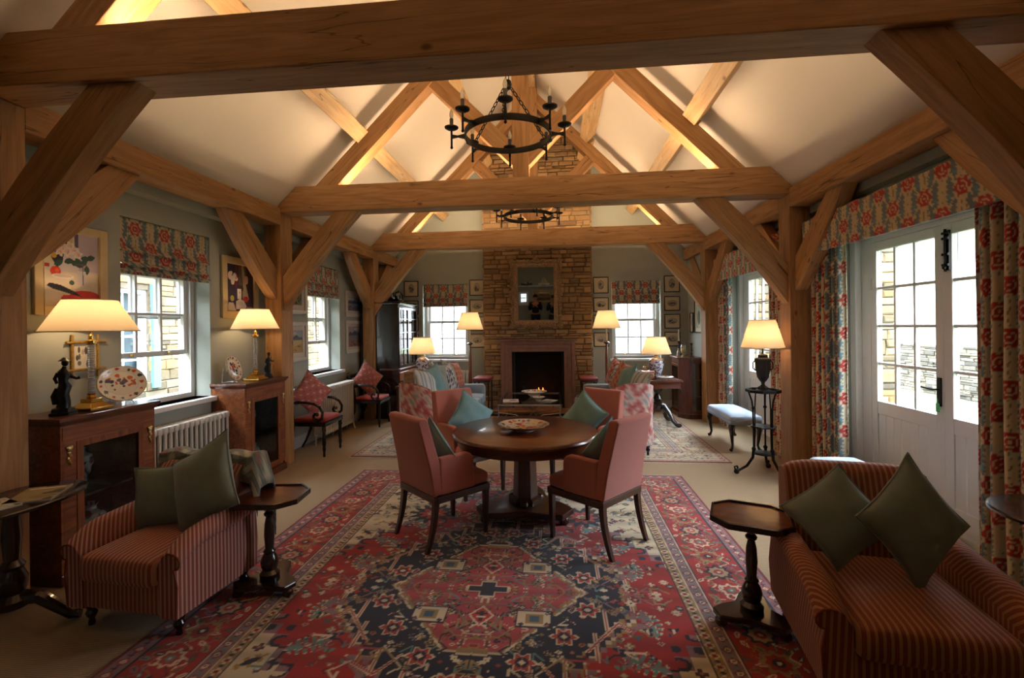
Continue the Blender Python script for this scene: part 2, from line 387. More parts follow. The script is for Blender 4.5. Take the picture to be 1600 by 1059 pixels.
CX = -.36; APEX = 5.815
def ceilz(x): return APEX-abs(x-CX)
def wall_open(name, axis, p0, p1, a0, a1, top, openings):
    """wall slab between planes p0..p1 on axis, running a0..a1, z 0..top(a), with rectangular openings (a,b,z0,z1)"""
    m = MB(); cuts = sorted(openings); a = a0
    def blk(s, e, z0, z1):
        if e-s < 1e-4: return
        if axis == 'x': m.box(p0, p1, s, e, z0, z1)
        else: m.box(s, e, p0, p1, z0, z1)
    for (s, e, z0, z1) in cuts:
        blk(a, s, 0, top)
        if z0 > 0: blk(s, e, 0, z0)
        blk(s, e, z1, top); a = e
    blk(a, a1, 0, top)
    if axis == 'x':                                                 # boxed eaves behind the wall plate
        m.box(*((p1-.05, p1+.11) if p0 < 0 else (p0-.085, p0+.05)), a0, a1, 2.715, 2.87)
    if axis == 'y':                                                 # gable triangle above
        m.prism([(WL-.35, top), (WL-.35, ceilz(WL-.35)+.02 if ceilz(WL-.35) > top else top), (CX, APEX+.02), (WR+.35, top)], 'y', p0, p1)
    o = m.build(name, SAGE, smooth=0); o['kind'] = 'structure'; return o
W1 = (3.45, 4.43, .93, 2.52); W2 = (6.32, 7.30, .93, 2.52)
D1 = (2.88, 4.99, 0, 2.38); D2 = (5.78, 7.89, 0, 2.38)
B1 = (-2.62, -1.71, .95, 2.43); B2 = (1.07, 1.98, .95, 2.43)
wall_open('wall_left', 'x', WL-.35, WL, WN, WB+.35, 2.74, [W1, W2])
wall_open('wall_right', 'x', WR, WR+.35, WN, WB+.35, 2.74, [D1, D2])
wall_open('wall_back', 'y', WB, WB+.35, WL, WR, 2.72, [B1, (-.85, .17, 0, 1.2), B2])
wall_open('wall_front', 'y', WN-.3, WN, WL, WR, 2.72, [(-1.50, -1.10, 1.30, 1.80)])
m = MB()
for s in (-1, 1):
    xa = CX+s*3.5; m.prism([(xa, ceilz(xa)), (CX, APEX), (CX, APEX+.14), (xa, ceilz(xa)+.14)], 'y', WN-.3, WB+.35)
o = m.build('ceiling', PLAST, smooth=0); o['kind'] = 'structure'
for nm, bx in (('baseboard_left', [(WL, WL+.02, WN, WB)]), ('baseboard_right', [(WR-.02, WR, WN, D1[0]), (WR-.02, WR, D1[1], D2[0]), (WR-.02, WR, D2[1], WB)])):
    m = MB()
    for b in bx: m.box(*b, 0, .16)
    o = m.build(nm, SKIRT, bevel=.005, smooth=0); o['kind'] = 'structure'
m = MB().box(WL, -1.36, WB-.02, WB, 0, .16).box(.67, WR, WB-.02, WB, 0, .16)
o = m.build('baseboard_back', SKIRT, bevel=.005, smooth=0); o['kind'] = 'structure'

# ------------------------------------------------------------ sash windows (local: x along, z up, -y into the room)
def frame_rect(m, x0, x1, z0, z1, w, y0, y1, wb=None):
    m.box(x0, x0+w, y0, y1, z0, z1); m.box(x1-w, x1, y0, y1, z0, z1)
    m.box(x0+w, x1-w, y0, y1, z1-w, z1); m.box(x0+w, x1-w, y0, y1, z0, z0+(wb or w))
def sash(name, parent, x0, x1, z0, z1, y, cols, rows, bar=.024, rail=.045):
    m = MB(); frame_rect(m, x0, x1, z0, z1, rail, y-.018, y+.018)
    for i in range(1, cols):
        x = x0+rail+(x1-x0-2*rail)*i/cols; m.box(x-bar/2, x+bar/2, y-.014, y+.014, z0+rail, z1-rail)
    for i in range(1, rows):
        z = z0+rail+(z1-z0-2*rail)*i/rows; m.box(x0+rail, x1-rail, y-.0135, y+.0135, z-bar/2, z+bar/2)
    s = m.build(name, WHITEP, parent, smooth=0, bevel=.003, bseg=1)
    MB().box(x0+rail, x1-rail, y-.002, y+.002, z0+rail, z1-rail).build('pane', GLASS, s, smooth=0)
    return s
def sash_window(n, loc, rz, w, h, raised=0, sill=.07):
    r = struct('window_%d' % n); r.location = loc; r.rotation_euler = (0, 0, rz)
    m = MB(); frame_rect(m, 0, w, 0, h, .05, .17, .30); m.build('window_frame', WHITEP, r, smooth=0, bevel=.004, bseg=1)
    mid = h*.5
    sash('upper_sash', r, .05, w-.05, mid-.02, h-.05, .265, 3, 2)
    ls = sash('lower_sash', r, .05, w-.05, .05+raised, mid+.02+raised, .222, 3, 2)
    f = MB()
    for x in (w*.3, w*.7): f.cbox((x, .195, .05+raised+.02), (.03, .012, .02))
    f.build('sash_lift', BRASS, ls, smooth=0, bevel=.003)
    MB().box(-.04, w+.04, -sill, .17, -.045, 0).build('window_sill', WHITEP, r, bevel=.008)
    return r
# left wall: local +y must point to -X  -> rotate +90deg about z, x runs towards +Y
sash_window(1, (WL, W1[0], W1[2]), PI/2, W1[1]-W1[0], W1[3]-W1[2], .38)
sash_window(2, (WL, W2[0], W2[2]), PI/2, W2[1]-W2[0], W2[3]-W2[2], .38)
sash_window(3, (B1[0], WB, B1[2]), 0, B1[1]-B1[0], B1[3]-B1[2], 0, .05)
sash_window(4, (B2[0], WB, B2[2]), 0, B2[1]-B2[0], B2[3]-B2[2], 0, .05)

sash_window(5, (-1.10, WN, 1.30), PI, .40, .50, 0, .05)

# ------------------------------------------------------------ glazed double doors (local: x along, z up, -y into the room)
def glazed_door(n, loc, rz):
    r = struct('door_%d' % n); r.location = loc; r.rotation_euler = (0, 0, rz)
    m = MB(); F = .215; Wd = 2.11; Hh = 2.38
    for x0, x1 in ((0, F), (Wd-F, Wd)):
        m.box(x0, x1, .25, .35, 0, Hh); m.box(x0 if x0 == 0 else x0+.0, x0+.09 if x0 == 0 else x1, .19, .25, 0, Hh)
    m.box(F, Wd-F, .25, .35, 2.335, Hh); m.build('door_frame', WHITEP, r, smooth=0, bevel=.006)
    for k in range(2):
        x0 = F+k*.84; x1 = x0+.84; y0, y1 = .25, .295
        d = MB(); g0, g1, gz0, gz1 = x0+(.055 if k == 0 else .115), x1-(.115 if k == 0 else .055), .87, 2.25
        g0, g1 = x0+.08, x1-.08
        d.box(x0+.002, g0, y0, y1, .01, 2.33); d.box(g1, x1-.002, y0, y1, .01, 2.33); d.box(g0, g1, y0, y1, gz1, 2.33); d.box(g0, g1, y0, y1, .75, gz0); d.box(g0, g1, y0, y1, .01, .20)
        for i in range(1, 3):
            x = g0+(g1-g0)*i/3; d.box(x-.013, x+.013, y0+.006, y1-.006, gz0, gz1)
        for i in range(1, 4):
            z = gz0+(gz1-gz0)*i/4; d.box(g0, g1, y0+.007, y1-.007, z-.013, z+.013)
        leaf = d.build('door_leaf', WHITEP, r, smooth=0, bevel=.004, bseg=1)
        p = MB(); nb = 7
        for i in range(nb):
            a = g0+(g1-g0)*i/nb; p.box(a+.002, a+(g1-g0)/nb-.002, y0+.008, y1-.008, .20, .75)
        p.build('boarded_panel', WHITEP, leaf, smooth=0, bevel=.004)
        MB().box(g0, g1, .27, .274, gz0, gz1).build('pane', GLASS, leaf, smooth=0)
        h = MB()
        for z in (.35, 1.95): h.cbox((x0 if k == 0 else x1, y0-.006, z), (.05, .012, .10))
        h.build('hinge', WHITEP, leaf, smooth=0)
        if k == 0:
            e = MB(); e.cbox((x1-.04, y0-.006, 1.05), (.035, .012, .22)); e.tube([(x1-.04, y0-.01, 1.07), (x1-.04, y0-.05, 1.07), (x1-.06, y0-.055, 1.07), (x1-.16, y0-.05, 1.075)], .008)
            hd = e.build('door_handle', BLACKM, leaf, smooth=35)
            MB().cbox((x1-.04, y0-.02, .93), (.03, .006, .07)).tube([(x1-.04, y0-.02, .96), (x1-.04, y0-.02, 1.0)], .003).build('key_tag', plain('green_key_tag', '3fae62', .5), leaf, bevel=.003)
        else:
            e = MB(); e.cbox((x0+.05, y0-.008, 2.13), (.05, .014, .30)); e.tube([(x0+.05, y0-.022, 1.97), (x0+.05, y0-.022, 2.29)], .008); e.ball((x0+.05, y0-.03, 2.0), .014)
            for z in (2.02, 2.10, 2.22, 2.26): e.cbox((x0+.05, y0-.02, z), (.06, .016, .018))
            e.build('shoot_bolt', BLACKM, leaf)
    return r
# right wall: local +y -> +X : rotate -90deg, x runs towards -Y, so start at the far jamb
glazed_door(1, (WR, D1[1], 0), -PI/2)
glazed_door(2, (WR, D2[1], 0), -PI/2)
r = struct('door_3'); r.location = (1.3, WN, 0)
MB().box(-.45, .45, 0, .05, 0, 2.05).build('door_leaf', WHITEP, r, bevel=.004, smooth=0)
MB().box(-.53, -.45, 0, .08, 0, 2.13).box(.45, .53, 0, .08, 0, 2.13).box(-.45, .45, 0, .08, 2.05, 2.13).build('door_frame', WHITEP, r, bevel=.004, smooth=0)

# ------------------------------------------------------------ outside
GRASS = plain('rough_grass', '4a5238', .95, noise=.3, nscale=3)
o = MB().box(-30, WL-.35, -15, 40, -.35, -.25).box(WR+.35, 40, -15, 40, -.35, -.25).box(WL-.35, WR+.35, WB+.35, 60, -.35, -.25).build('floor_outside_lawn', GRASS, smooth=0)
o.name = 'lawn'; o['kind'] = 'structure'
def rubble(name, w, h, depth, hmin, hmax, wmin, wmax, pal, parent=None, holes=(), clip=None, jit=.02, seed=1, mat=None, gap=.006, ends=True):
    """coursed rubble face in local x (0..w), z (0..h); stones stand out to -y; the wall body reaches depth in +y"""
    rg = random.Random(seed); V = []; F = []; Cc = []
    def stone(x0, x1, z0, z1):
        p = rg.uniform(0, jit); c = C3(rg.choice(pal))*rg.uniform(.86, 1.08); b = len(V); e = min(.012, (x1-x0)*.2, (z1-z0)*.25)
        for (d, y) in ((0, .02), (0, -p+.006), (e, -p-.006)):
            for (x, z) in ((x0+d, z0+d), (x1-d, z0+d), (x1-d, z1-d), (x0+d, z1-d)):
                V.append((x+rg.uniform(-.007, .007), y, z+rg.uniform(-.006, .006))); Cc.append(c)
        F.append((b+8, b+9, b+10, b+11))
        for q in (0, 4):
            for k in range(4): k2 = (k+1) % 4; F.append((b+q+k, b+q+k2, b+q+4+k2, b+q+4+k))
    z = 0
    while z < h-.01:
        dz = min(rg.uniform(hmin, hmax), h-z); x = 0
        while x < w-.005:
            dx = rg.uniform(wmin, wmax)
            if w-x-dx < wmin*.5: dx = w-x
            segs = [(x, x+dx)]
            for (a, b_, c0, c1) in holes:
                if z+dz > c0+.01 and z < c1-.01:
                    segs = [s for t in segs for s in ((t[0], min(t[1], a)), (max(t[0], b_), t[1])) if s[1]-s[0] > .015]
            for s0, s1 in segs:
                if clip and z+dz > clip((s0+s1)/2): continue
                if rg.random() < .25 and dz > hmax*.7:
                    stone(s0+gap/2, s1-gap/2, z+gap/2, z+dz/2-gap/2); stone(s0+gap/2, s1-gap/2, z+dz/2+gap/2, z+dz-gap/2)
                else: stone(s0+gap/2, s1-gap/2, z+gap/2, z+dz-gap/2)
            x += dx
        z += dz
    me = bpy.data.meshes.new(name); me.from_pydata(V, [], F); me.materials.append(mat or STONE); setcol(me, np.array(Cc)); setgrain(me, (1, 0, 0))
    o = bpy.data.objects.new(name, me); COL.objects.link(o); fin(o, parent); return o
PALE = ['857558', '6c5f48', '93835f', '5b5142', '8a6f48', '716858']
MORT = plain('lime_mortar', '5c5346', .95, noise=.15, nscale=20, bmp=.2)
BLUEP = plain('sea_blue_gloss_paint', '5b9fc0', .4)
# stone outbuilding seen through the left windows
t = thing('stone_outbuilding', 'pale stone outbuilding with white sash window and blue frames seen through left windows', 'building', (-6.6, -1, -.25), PI/2)
rubble('stone_face', 16, 4.2, .3, .07, .18, .15, .5, PALE, t, holes=((6.9, 8.1, 1.0, 2.5), (11.6, 12.8, 1.0, 2.5)), seed=4)
MB().box(0, 6.9, .01, .4, 0, 4.2).box(8.1, 11.6, .01, .4, 0, 4.2).box(12.8, 16, .01, .4, 0, 4.2).box(6.9, 8.1, .01, .4, 0, 1).box(6.9, 8.1, .01, .4, 2.5, 4.2).box(11.6, 12.8, .01, .4, 0, 1).box(11.6, 12.8, .01, .4, 2.5, 4.2).build('wall_core', MORT, t, smooth=0)
MB().prism([(-.3, 4.15), (2.4, 6.2), (2.4, 6.3), (-.3, 4.25)], 'x', -.2, 16.2).build('slate_roof', plain('grey_slate', '5d6166', .7, noise=.2, nscale=6), t, smooth=0)
for x0 in (6.9, 11.6):
    wf = MB(); frame_rect(wf, x0, x0+1.2, 1.0, 2.5, .07, .05, .16)
    w_ = wf.build('window', WHITEP, t, smooth=0)
    wb = MB()
    for k in (1, 2): wb.box(x0+1.2*k/3-.015, x0+1.2*k/3+.015, .07, .11, 1.07, 2.43)
    for k in (1, 2, 3): wb.box(x0+.07, x0+1.13, .072, .108, 1+1.5*k/4-.015, 1+1.5*k/4+.015)
    wb.build('glazing_bars', WHITEP, w_, smooth=0)
    MB().box(x0, x0+1.2, .2, .22, 1.0, 2.5).build('pane', plain('dim_window_pane', '3c4a52', .1), w_, smooth=0)
    for q in (1.22, -.16): MB().box(x0+q, x0+q+.14, -.06, .02, .9, 2.6).build('blue_shutter', BLUEP, w_, smooth=0)
# dry stone garden wall and the house wings seen through the right doors
t = thing('dry_stone_wall', 'low grey dry stone garden wall beyond the glazed doors', 'garden wall', (9.5, 20, -.25), -PI/2)
rubble('stone_face', 22, 1.25, .4, .05, .12, .12, .4, ['605b50', '6f695c', '4c4942', '7c7564'], t, jit=.05, seed=9)
MB().box(0, 22, .01, .45, 0, 1.22).build('wall_core', MORT, t, smooth=0)
for i, (yy, lb) in enumerate(((5.25, 'pale rubble stone buttress wall outside the nearer glazed doors'), (8.25, 'pale rubble stone buttress wall outside the farther glazed doors'))):
    t = thing('stone_buttress', lb, 'stone wall', (WR+.36, yy, -.25))
    rubble('stone_face', .42 if i == 0 else .5, 3.3, .3, .06, .16, .12, .4, PALE, t, seed=20+i)
    MB().box(0, .41 if i == 0 else .49, .01, .5, 0, 3.3).build('wall_core', MORT, t, smooth=0)

# ------------------------------------------------------------ chimney breast and fireplace
CHX0, CHX1, CHY = -1.355, .67, 8.95
def chtop(x): return ceilz(x+CHX0)-.02
t = struct('wall_chimney'); t.location = (CHX0, CHY, 0)
w = CHX1-CHX0; OX0, OX1 = -.83-CHX0, .147-CHX0
rubble('stone_face', w, 5.8, .3, .040, .125, .09, .34, ['a08058', 'ab8a60', '94764f', 'b4946a', '8c7050', 'a48a66', 'a68660', '9a7e5c'], t, holes=((-1.04-CHX0+.02, .356-CHX0-.02, 0, 1.29),), clip=chtop, seed=3, jit=.03, gap=.010)
c = MB(); c.box(0, OX0, .012, .25, 0, 1.1).box(OX1, w, .012, .25, 0, 1.1)
c.prism([(0, 1.1), (w, 1.1), (w, ceilz(CHX1)), (CX-CHX0, APEX), (0, ceilz(CHX0))], 'y', .012, .25)
c.build('mortar_core', MORT, t, smooth=0)
s = rubble('stone_return', .25, 4.9, .3, .045, .125, .1, .26, ['a37f58', 'b8925f', '93724e', '806650'], t, seed=5, jit=.015); s.location = (w+.005, .0, 0); s.rotation_euler = (0, 0, PI/2)
s = rubble('stone_return', .25, 4.9, .3, .045, .125, .1, .26, ['a37f58', 'b8925f', '93724e', '806650'], t, seed=6, jit=.015); s.location = (-.005, .25, 0); s.rotation_euler = (0, 0, -PI/2)
REDST = plain('red_sandstone', '7f6054', .8, noise=.12, nscale=14, bmp=.15)
SOOT = plain('sooty_firebrick', '14110f', .95, noise=.3, nscale=9, bmp=.2)
t = thing('fireplace', 'red sandstone fireplace surround with a small fire burning in iron basket', 'fireplace', (CX+.02, CHY, 0))
m = MB(); hw = .698
for k, (a, d) in enumerate(((0, .06), (.07, .045), (.135, .03))):
    x = hw-a; x2 = hw-a-.07 if k < 2 else .49; zt = 1.31-a; zb = 1.31-a-.07 if k < 2 else 1.105
    m.box(-x, -x2, -d, .0, 0, zt); m.box(x2, x, -d, .0, 0, zt); m.box(-x2, x2, -d, .0, zb, zt)
m.box(-.74, .74, -.10, 0, 1.31, 1.345)
m.build('surround', REDST, t, smooth=0, bevel=.008)
m = MB().box(-.49, -.46, 0, .45, 0, 1.2).box(.46, .49, 0, .45, 0, 1.2).box(-.49, .49, .42, .45, 0, 1.2).box(-.49, .49, 0, .45, 1.17, 1.2); m.build('firebox', SOOT, t, smooth=0)
MB().box(-.85, .85, -.42, .43, .0, .05).build('hearth', REDST, t, smooth=0, bevel=.006)
m = MB()
for i in range(9): m.box(-.26+i*.065-.006, -.26+i*.065+.006, .05, .062, .10, .30)
m.box(-.29, .29, .045, .065, .29, .305).box(-.29, .29, .045, .3, .12, .135)
for x in (-.29, .27):
    m.box(x, x+.02, .04, .06, .05, .40); m.ball((x+.01, .05, .42), .022); m.box(x, x+.02, .28, .30, .05, .3)
m.build('fire_basket', BLACKM, t)
LOG = plain('charred_log', '33241a', .9, noise=.4, nscale=20, bmp=.3)
for (x, y, z, a, l) in ((-.1, .14, .18, .1, .34), (.1, .2, .19, -.3, .32), (0, .16, .27, .5, .3)):
    M = Matrix.Translation((x, y, z)) @ Matrix.Rotation(a, 4, 'Z') @ Matrix.Rotation(PI/2, 4, 'Y')
    MB().lathe([(.035, -l/2), (.042, -l/4), (.038, l/4), (.033, l/2)], seg=10, M=M).build('log', LOG, t)
FLAME = plain('flame', 'ff7a20', .5, emit='ff8a30', es=9)
for (x, y, z, h, r) in ((-.04, .15, .28, .10, .012), (.0, .13, .26, .15, .013), (.035, .16, .29, .07, .010), (.08, .14, .28, .13, .014), (.11, .18, .3, .06, .009), (-.08, .17, .25, .05, .009)):
    MB().tube([(x, y, z), (x+.012, y, z+h*.25), (x-.008, y, z+h*.5), (x+.01, y, z+h*.78), (x+.004, y, z+h)], [r*.5, r, r*.75, r*.4, .001], 8).build('flame', FLAME, t)

# ------------------------------------------------------------ oak frame
LEDM = plain('warm_led_strip', 'ffd9a0', .5, emit='ffd6a6', es=180)
def arc(p0, p1, bow, n=8):
    (x0, z0), (x1, z1) = p0, p1; L = math.hypot(x1-x0, z1-z0); nx, nz = -(z1-z0)/L, (x1-x0)/L
    return [(x0+(x1-x0)*i/n+nx*bow*4*(i/n)*(1-i/n), z0+(z1-z0)*i/n+nz*bow*4*(i/n)*(1-i/n)) for i in range(n+1)]
def mx(P): return [(2*CX-x, z) for x, z in P]
def truss(Y, label, lit=True):
    t = thing('oak_truss', label, 'roof truss', (0, Y, 0), group='oak roof trusses across the room')
    MB().prism([(-3.235, 2.93), (2.515, 2.93), (2.225, 3.22), (-2.945, 3.22)], 'y', 0, .24).build('tie_beam', OAK, t, bevel=.006, smooth=0, grain=(1, 0, 0))
    for s in (0, 1):
        f = mx if s else (lambda P: P)
        x0, x1 = ((-3.33, -3.13), (2.41, 2.61))[s]
        MB().box(x0, x1, 0, .24, 0, 2.93).build('post', OAK, t, bevel=.006, smooth=0, grain=(0, 0, 1))
        P = arc((-3.13, 1.80), (-2.21, 2.93), .035)+[(-2.50, 2.93)]+arc((-2.50, 2.93), (-3.13, 2.20), -.02)[1:]
        MB().prism(f(P), 'y', .04, .17).build('knee_brace', OAK, t, bevel=.005, smooth=0, grain=(.63, 0, .77) if not s else (-.63, 0, .77))
        MB().prism(f([(-2.727, 3.22), (-.45, 5.497), (-.45, 5.233), (-2.463, 3.22)]), 'y', .03, .21).build('principal_rafter', OAK, t, bevel=.006, smooth=0, grain=(1, 0, 1) if not s else (-1, 0, 1))
        MB().prism(f([(-.45, 3.36), (-.45, 3.62), (-1.256, 4.427), (-1.386, 4.297)]), 'y', .05, .19).build('strut', OAK, t, bevel=.005, smooth=0, grain=(-1, 0, 1) if not s else (1, 0, 1))
        for d in (-1, 1):
            q = 0 if d < 0 else .24
            Q = [(q, 1.93), (q, 2.28)]+[(q+d*.58, 2.79), (q+d*.84, 2.79)]+arc((q+d*.84, 2.79), (q, 1.93), .03*d)[1:-1]
            a, b = (x0+.03, x1-.05) if not s else (x0+.05, x1-.03)
            MB().prism(Q, 'x', a, b).build('plate_brace', OAK, t, bevel=.005, smooth=0, grain=(0, d*.7, .8))
        xa, xb = ((-2.36, -.56), (-.16, 1.64))[s]
        if lit: MB().box(xa, xb, .150, .165, 3.221, 3.232).build('uplight_strip', LEDM, t, smooth=0)
    MB().box(-.45, -.27, .02, .22, 3.22, 5.60).build('king_post', OAK, t, bevel=.006, smooth=0, grain=(0, 0, 1))
    return t
TY = (2.28, 5.15, 7.93)
TY = TY
for Y, lb in zip(TY, ('nearest oak truss whose tie beam crosses the very top of the picture', 'middle oak truss with cracked tie beam just behind the near chandelier', 'farthest oak truss standing closest to the stone chimney breast')): truss(Y, lb)
truss(-.62, 'oak truss behind the camera seen only from farther back in the room', False)
ends = [WN]+[v for Y in TY for v in (Y, Y+.24)]+[WB]
where = ('behind the nearest truss', 'between the nearest and middle trusses', 'between the middle and farthest trusses', 'beyond the farthest truss')
for i in range(4):
    ya, yb = ends[2*i], ends[2*i+1]
    for s, sd in ((0, 'left'), (1, 'right')):
        f = mx if s else (lambda P: P)
        if i > 0 or True:
            o = MB().prism(f([(-3.33, 2.79), (-3.13, 2.79), (-3.13, 2.985), (-3.19, 2.985), (-3.33, 2.84)]), 'y', ya, yb).build('eaves_beam', OAK, bevel=.005, smooth=0, grain=(0, 1, 0))
            tag(o, 'oak eaves beam along the %s wall %s' % (sd, where[i]), 'beam', 'oak eaves beams')
        for nm, (cx_, cz), hd, gr in (('middle', (-2.17, 3.777), .085, 'oak purlins'), ('upper', (-1.25, 4.697), .08, 'oak purlins')):
            d = (1/2**.5, 1/2**.5); n_ = (1/2**.5, -1/2**.5)
            P = [(cx_+d[0]*a+n_[0]*b, cz+d[1]*a+n_[1]*b) for a, b in ((-hd, -.155), (hd, -.155), (hd, .055), (-hd, .055))]
            o = MB().prism(f(P), 'y', ya, yb).build('purlin', OAKL, bevel=.005, smooth=0, grain=(0, 1, 0))
            tag(o, '%s oak purlin on the %s roof slope %s' % (nm, sd, where[i]), 'beam', 'oak purlins')
o = MB().box(-.425, -.295, WN, WB-.25, 5.60, 5.74).build('ridge_beam', OAKL, bevel=.005, smooth=0, grain=(0, 1, 0))
tag(o, 'pale oak ridge beam running along the roof apex', 'beam')
t = thing('smoke_detector', 'small white smoke detector box under the ridge before the chimney', 'smoke detector', (-.36, 7.2, 5.60))
MB().cbox((0, 0, -.03), (.10, .12, .06)).build('housing', WHITEP, t, bevel=.01); MB().lathe([(.03, -.07), (.035, -.06)], seg=16).build('sensor_cap', WHITEP, t)
# ------------------------------------------------------------ rugs
def heriz(half_w, half_l, res, seed=2, pal=None, pale=False):
    rg = random.Random(seed)
    RED, NAVY, CREAM, PINK, TEAL, TAN, GREY = pal or ('a8221e', '171c33', 'dccfb0', 'b0464e', '64918e', 'a08658', '8f7078')
    c = Canvas(.1, .1, .05, RED); nx, ny = int(half_w/res)+1, int(half_l/res)+1; c.w, c.h = half_w*2, half_l*2
    c.x, c.y = np.meshgrid(np.linspace(0, half_w, nx), np.linspace(0, half_l, ny)); c.c = fill(c.x.shape, RED)
    d = np.minimum(half_w-c.x, half_l-c.y); BW = .60; fx, fy = half_w-BW, half_l-BW
    cols = [NAVY, CREAM, TEAL, TAN, PINK, RED, GREY, '6a3446', '40607c', 'dccfb2', '55603e', 'b8563e']
    def step(v, s): return np.floor(v/s)*s
    def motif(x, y, L, k=None):
        k = rg.randrange(6) if k is None else k; a = rg.choice([0, PI/4, PI/2, -PI/4, .9, -.9]); cc, c2, ol = rg.choice(cols), rg.choice(cols), rg.choice([NAVY, CREAM, NAVY, TAN])
        if k == 0: c.leafy(x, y, L*1.5, L*.75, a, ol, 9); c.leafy(x, y, L*1.2, L*.48, a, cc); c.ell(x, y, L*.3, L*.2, c2, a)
        elif k == 1: c.flower(x, y, L, rg.choice([4, 5, 6, 8]), ol, cc, c2)
        elif k == 2:
            P = [(x, y)]
            for _k in range(rg.randrange(3, 6)): x += rg.choice([-1, 0, 1])*.05; y += rg.choice([-1, 1, 0])*.045; P.append((x, y))
            c.line(P, .0055, rg.choice([CREAM, TAN, TEAL, NAVY, GREY]))
        elif k == 3: c.rect(x-L, x+L, y-L*.42, y+L*.42, ol); c.rect(x-L*.42, x+L*.42, y-L, y+L, ol); c.rect(x-L*.8, x+L*.8, y-L*.25, y+L*.25, cc); c.rect(x-L*.25, x+L*.25, y-L*.8, y+L*.8, cc); c.rect(x-L*.2, x+L*.2, y-L*.2, y+L*.2, c2)
        elif k == 4: c.leafy(x-L*.5, y, L, L*.45, .8, cc); c.leafy(x+L*.5, y, L, L*.45, -.8, cc); c.leafy(x, y+L*.4, L*.9, L*.3, PI/2, c2)
        else: c.poly([(x-L, y), (x, y+L*.8), (x+L, y), (x, y-L*.8)], ol); c.poly([(x-L*.7, y), (x, y+L*.52), (x+L*.7, y), (x, y-L*.52)], cc); c.ell(x, y, L*.22, L*.22, c2)
    def scatter(n, test, lo=.02, hi=.045, kinds=None):
        i = 0; t_ = 0
        while i < n and t_ < n*30:
            t_ += 1; x, y = rg.uniform(0, fx-.02), rg.uniform(0, fy-.02)
            if test(x/fx, y/fy): motif(x, y, rg.uniform(lo, hi), None if kinds is None else rg.choice(kinds)); i += 1
    # cream corners with a jagged contour, red ground
    f = step(c.x, .075)/fx*.95+step(c.y, .085)/fy+.035*np.sin(c.y*31)*np.sin(c.x*27)
    for k, col in ((1.10, NAVY), (1.115, GREY), (1.16, NAVY), (1.17, CREAM)): c.m(f > k, col)
    scatter(90, lambda u, v: u*.95+v > 1.24, .014, .038)
    for (x, y) in ((.93, .42), (.90, .72), (.62, .78), (.36, .95)): c.leafy(fx*x, fy*y, .085, .04, rg.uniform(0, 3), 'b08f4c', 11); c.leafy(fx*x, fy*y, .05, .02, .7, NAVY)
    # big motifs on the red ground
    for (x, y) in ((.80, .16), (.74, .34), (.60, .54), (.42, .68), (.20, .80)):
        a = rg.uniform(.3, 1.5); c.leafy(fx*x, fy*y, .125, .070, a, CREAM, 21); c.leafy(fx*x, fy*y, .115, .060, a, TEAL, 19); c.flower(fx*x, fy*y, .026, 4, RED, CREAM)
    for (x, y) in ((.56, .66), (.03, .90)):
        c.flower(fx*x, fy*y, .17, 13, NAVY); c.flower(fx*x, fy*y, .10, 9, 'b84434', RED); c.flower(fx*x, fy*y, .045, 8, CREAM, RED, TEAL)
    scatter(120, lambda u, v: .78 < u*.95+v*.98 < 1.04, .012, .028)
    # stepped navy medallion with cream lattice, pink centre
    jag = .03*np.sign(np.sin(c.x*40))*np.sign(np.sin(c.y*40))
    R2 = np.maximum(step(c.x, .03)/(fx*.96)+step(c.y, .03)/(fy*.80), np.maximum(c.x/(fx*.80), c.y/(fy*.68)))+jag
    for k, col in ((.97, GREY), (.935, RED), (.925, TAN), (.90, CREAM), (.888, NAVY)): c.m(R2 < k, col)
    for P in (((.10, .62), (.10, .50), (.26, .50), (.26, .38)), ((.40, .44), (.40, .34), (.54, .34), (.54, .22)), ((.60, .20), (.60, .10), (.74, .10), (.74, .02)), ((.02, .66), (.14, .56), (.22, .58)), ((.50, .30), (.66, .16), (.70, .20)), ((.30, .36), (.38, .44), (.50, .40))):
        c.line([(x*fx, y*fy) for x, y in P], .010, CREAM); c.line([(x*fx, y*fy) for x, y in P], .005, PINK)
    scatter(110, lambda u, v: .50 < u/.96+v/.8 < .86, .012, .028, [0, 1, 2, 3, 4, 5])
    for (x, y) in ((.40, .24), (.22, .36), (.52, .10), (.08, .46)):
        c.flower(fx*x, fy*y, .062, 6, CREAM); c.flower(fx*x, fy*y, .052, 6, 'b8443e', NAVY, CREAM)
    R3 = np.maximum(c.x/(fx*.52)+c.y/(fy*.46), c.y/(fy*.34))+jag*.5
    for k, col in ((1.0, CREAM), (.97, TAN), (.93, PINK)): c.m(R3 < k, col)
    scatter(95, lambda u, v: u/.52+v/.46 < .90 and v < .31, .010, .024)
    for k_ in (.30, .55, .78): q_ = np.abs(R3-k_); c.m((q_ < .012), TAN if k_ != .55 else '6f7a66')
    for (x, y) in ((.26, .16),):
        c.rect(fx*x-.10, fx*x+.10, fy*y-.075, fy*y+.075, NAVY); c.rect(fx*x-.09, fx*x+.09, fy*y-.065, fy*y+.065, CREAM); c.rect(fx*x-.05, fx*x+.05, fy*y-.04, fy*y+.04, TAN); c.rect(fx*x-.025, fx*x+.025, fy*y-.025, fy*y+.025, '40607c'); motif(fx*x+.07, fy*y+.05, .02, 1); motif(fx*x-.07, fy*y+.05, .02, 5); motif(fx*x+.07, fy*y-.05, .02, 5)
    c.poly([(0, .17), (.075, .26), (0, .36), (-.1, .26)], CREAM); c.poly([(0, .19), (.06, .26), (0, .34), (-.1, .26)], 'b8303a'); c.rect(0, .012, .22, .31, NAVY); c.rect(0, .035, .24, .25, NAVY); c.rect(0, .03, .27, .28, CREAM)
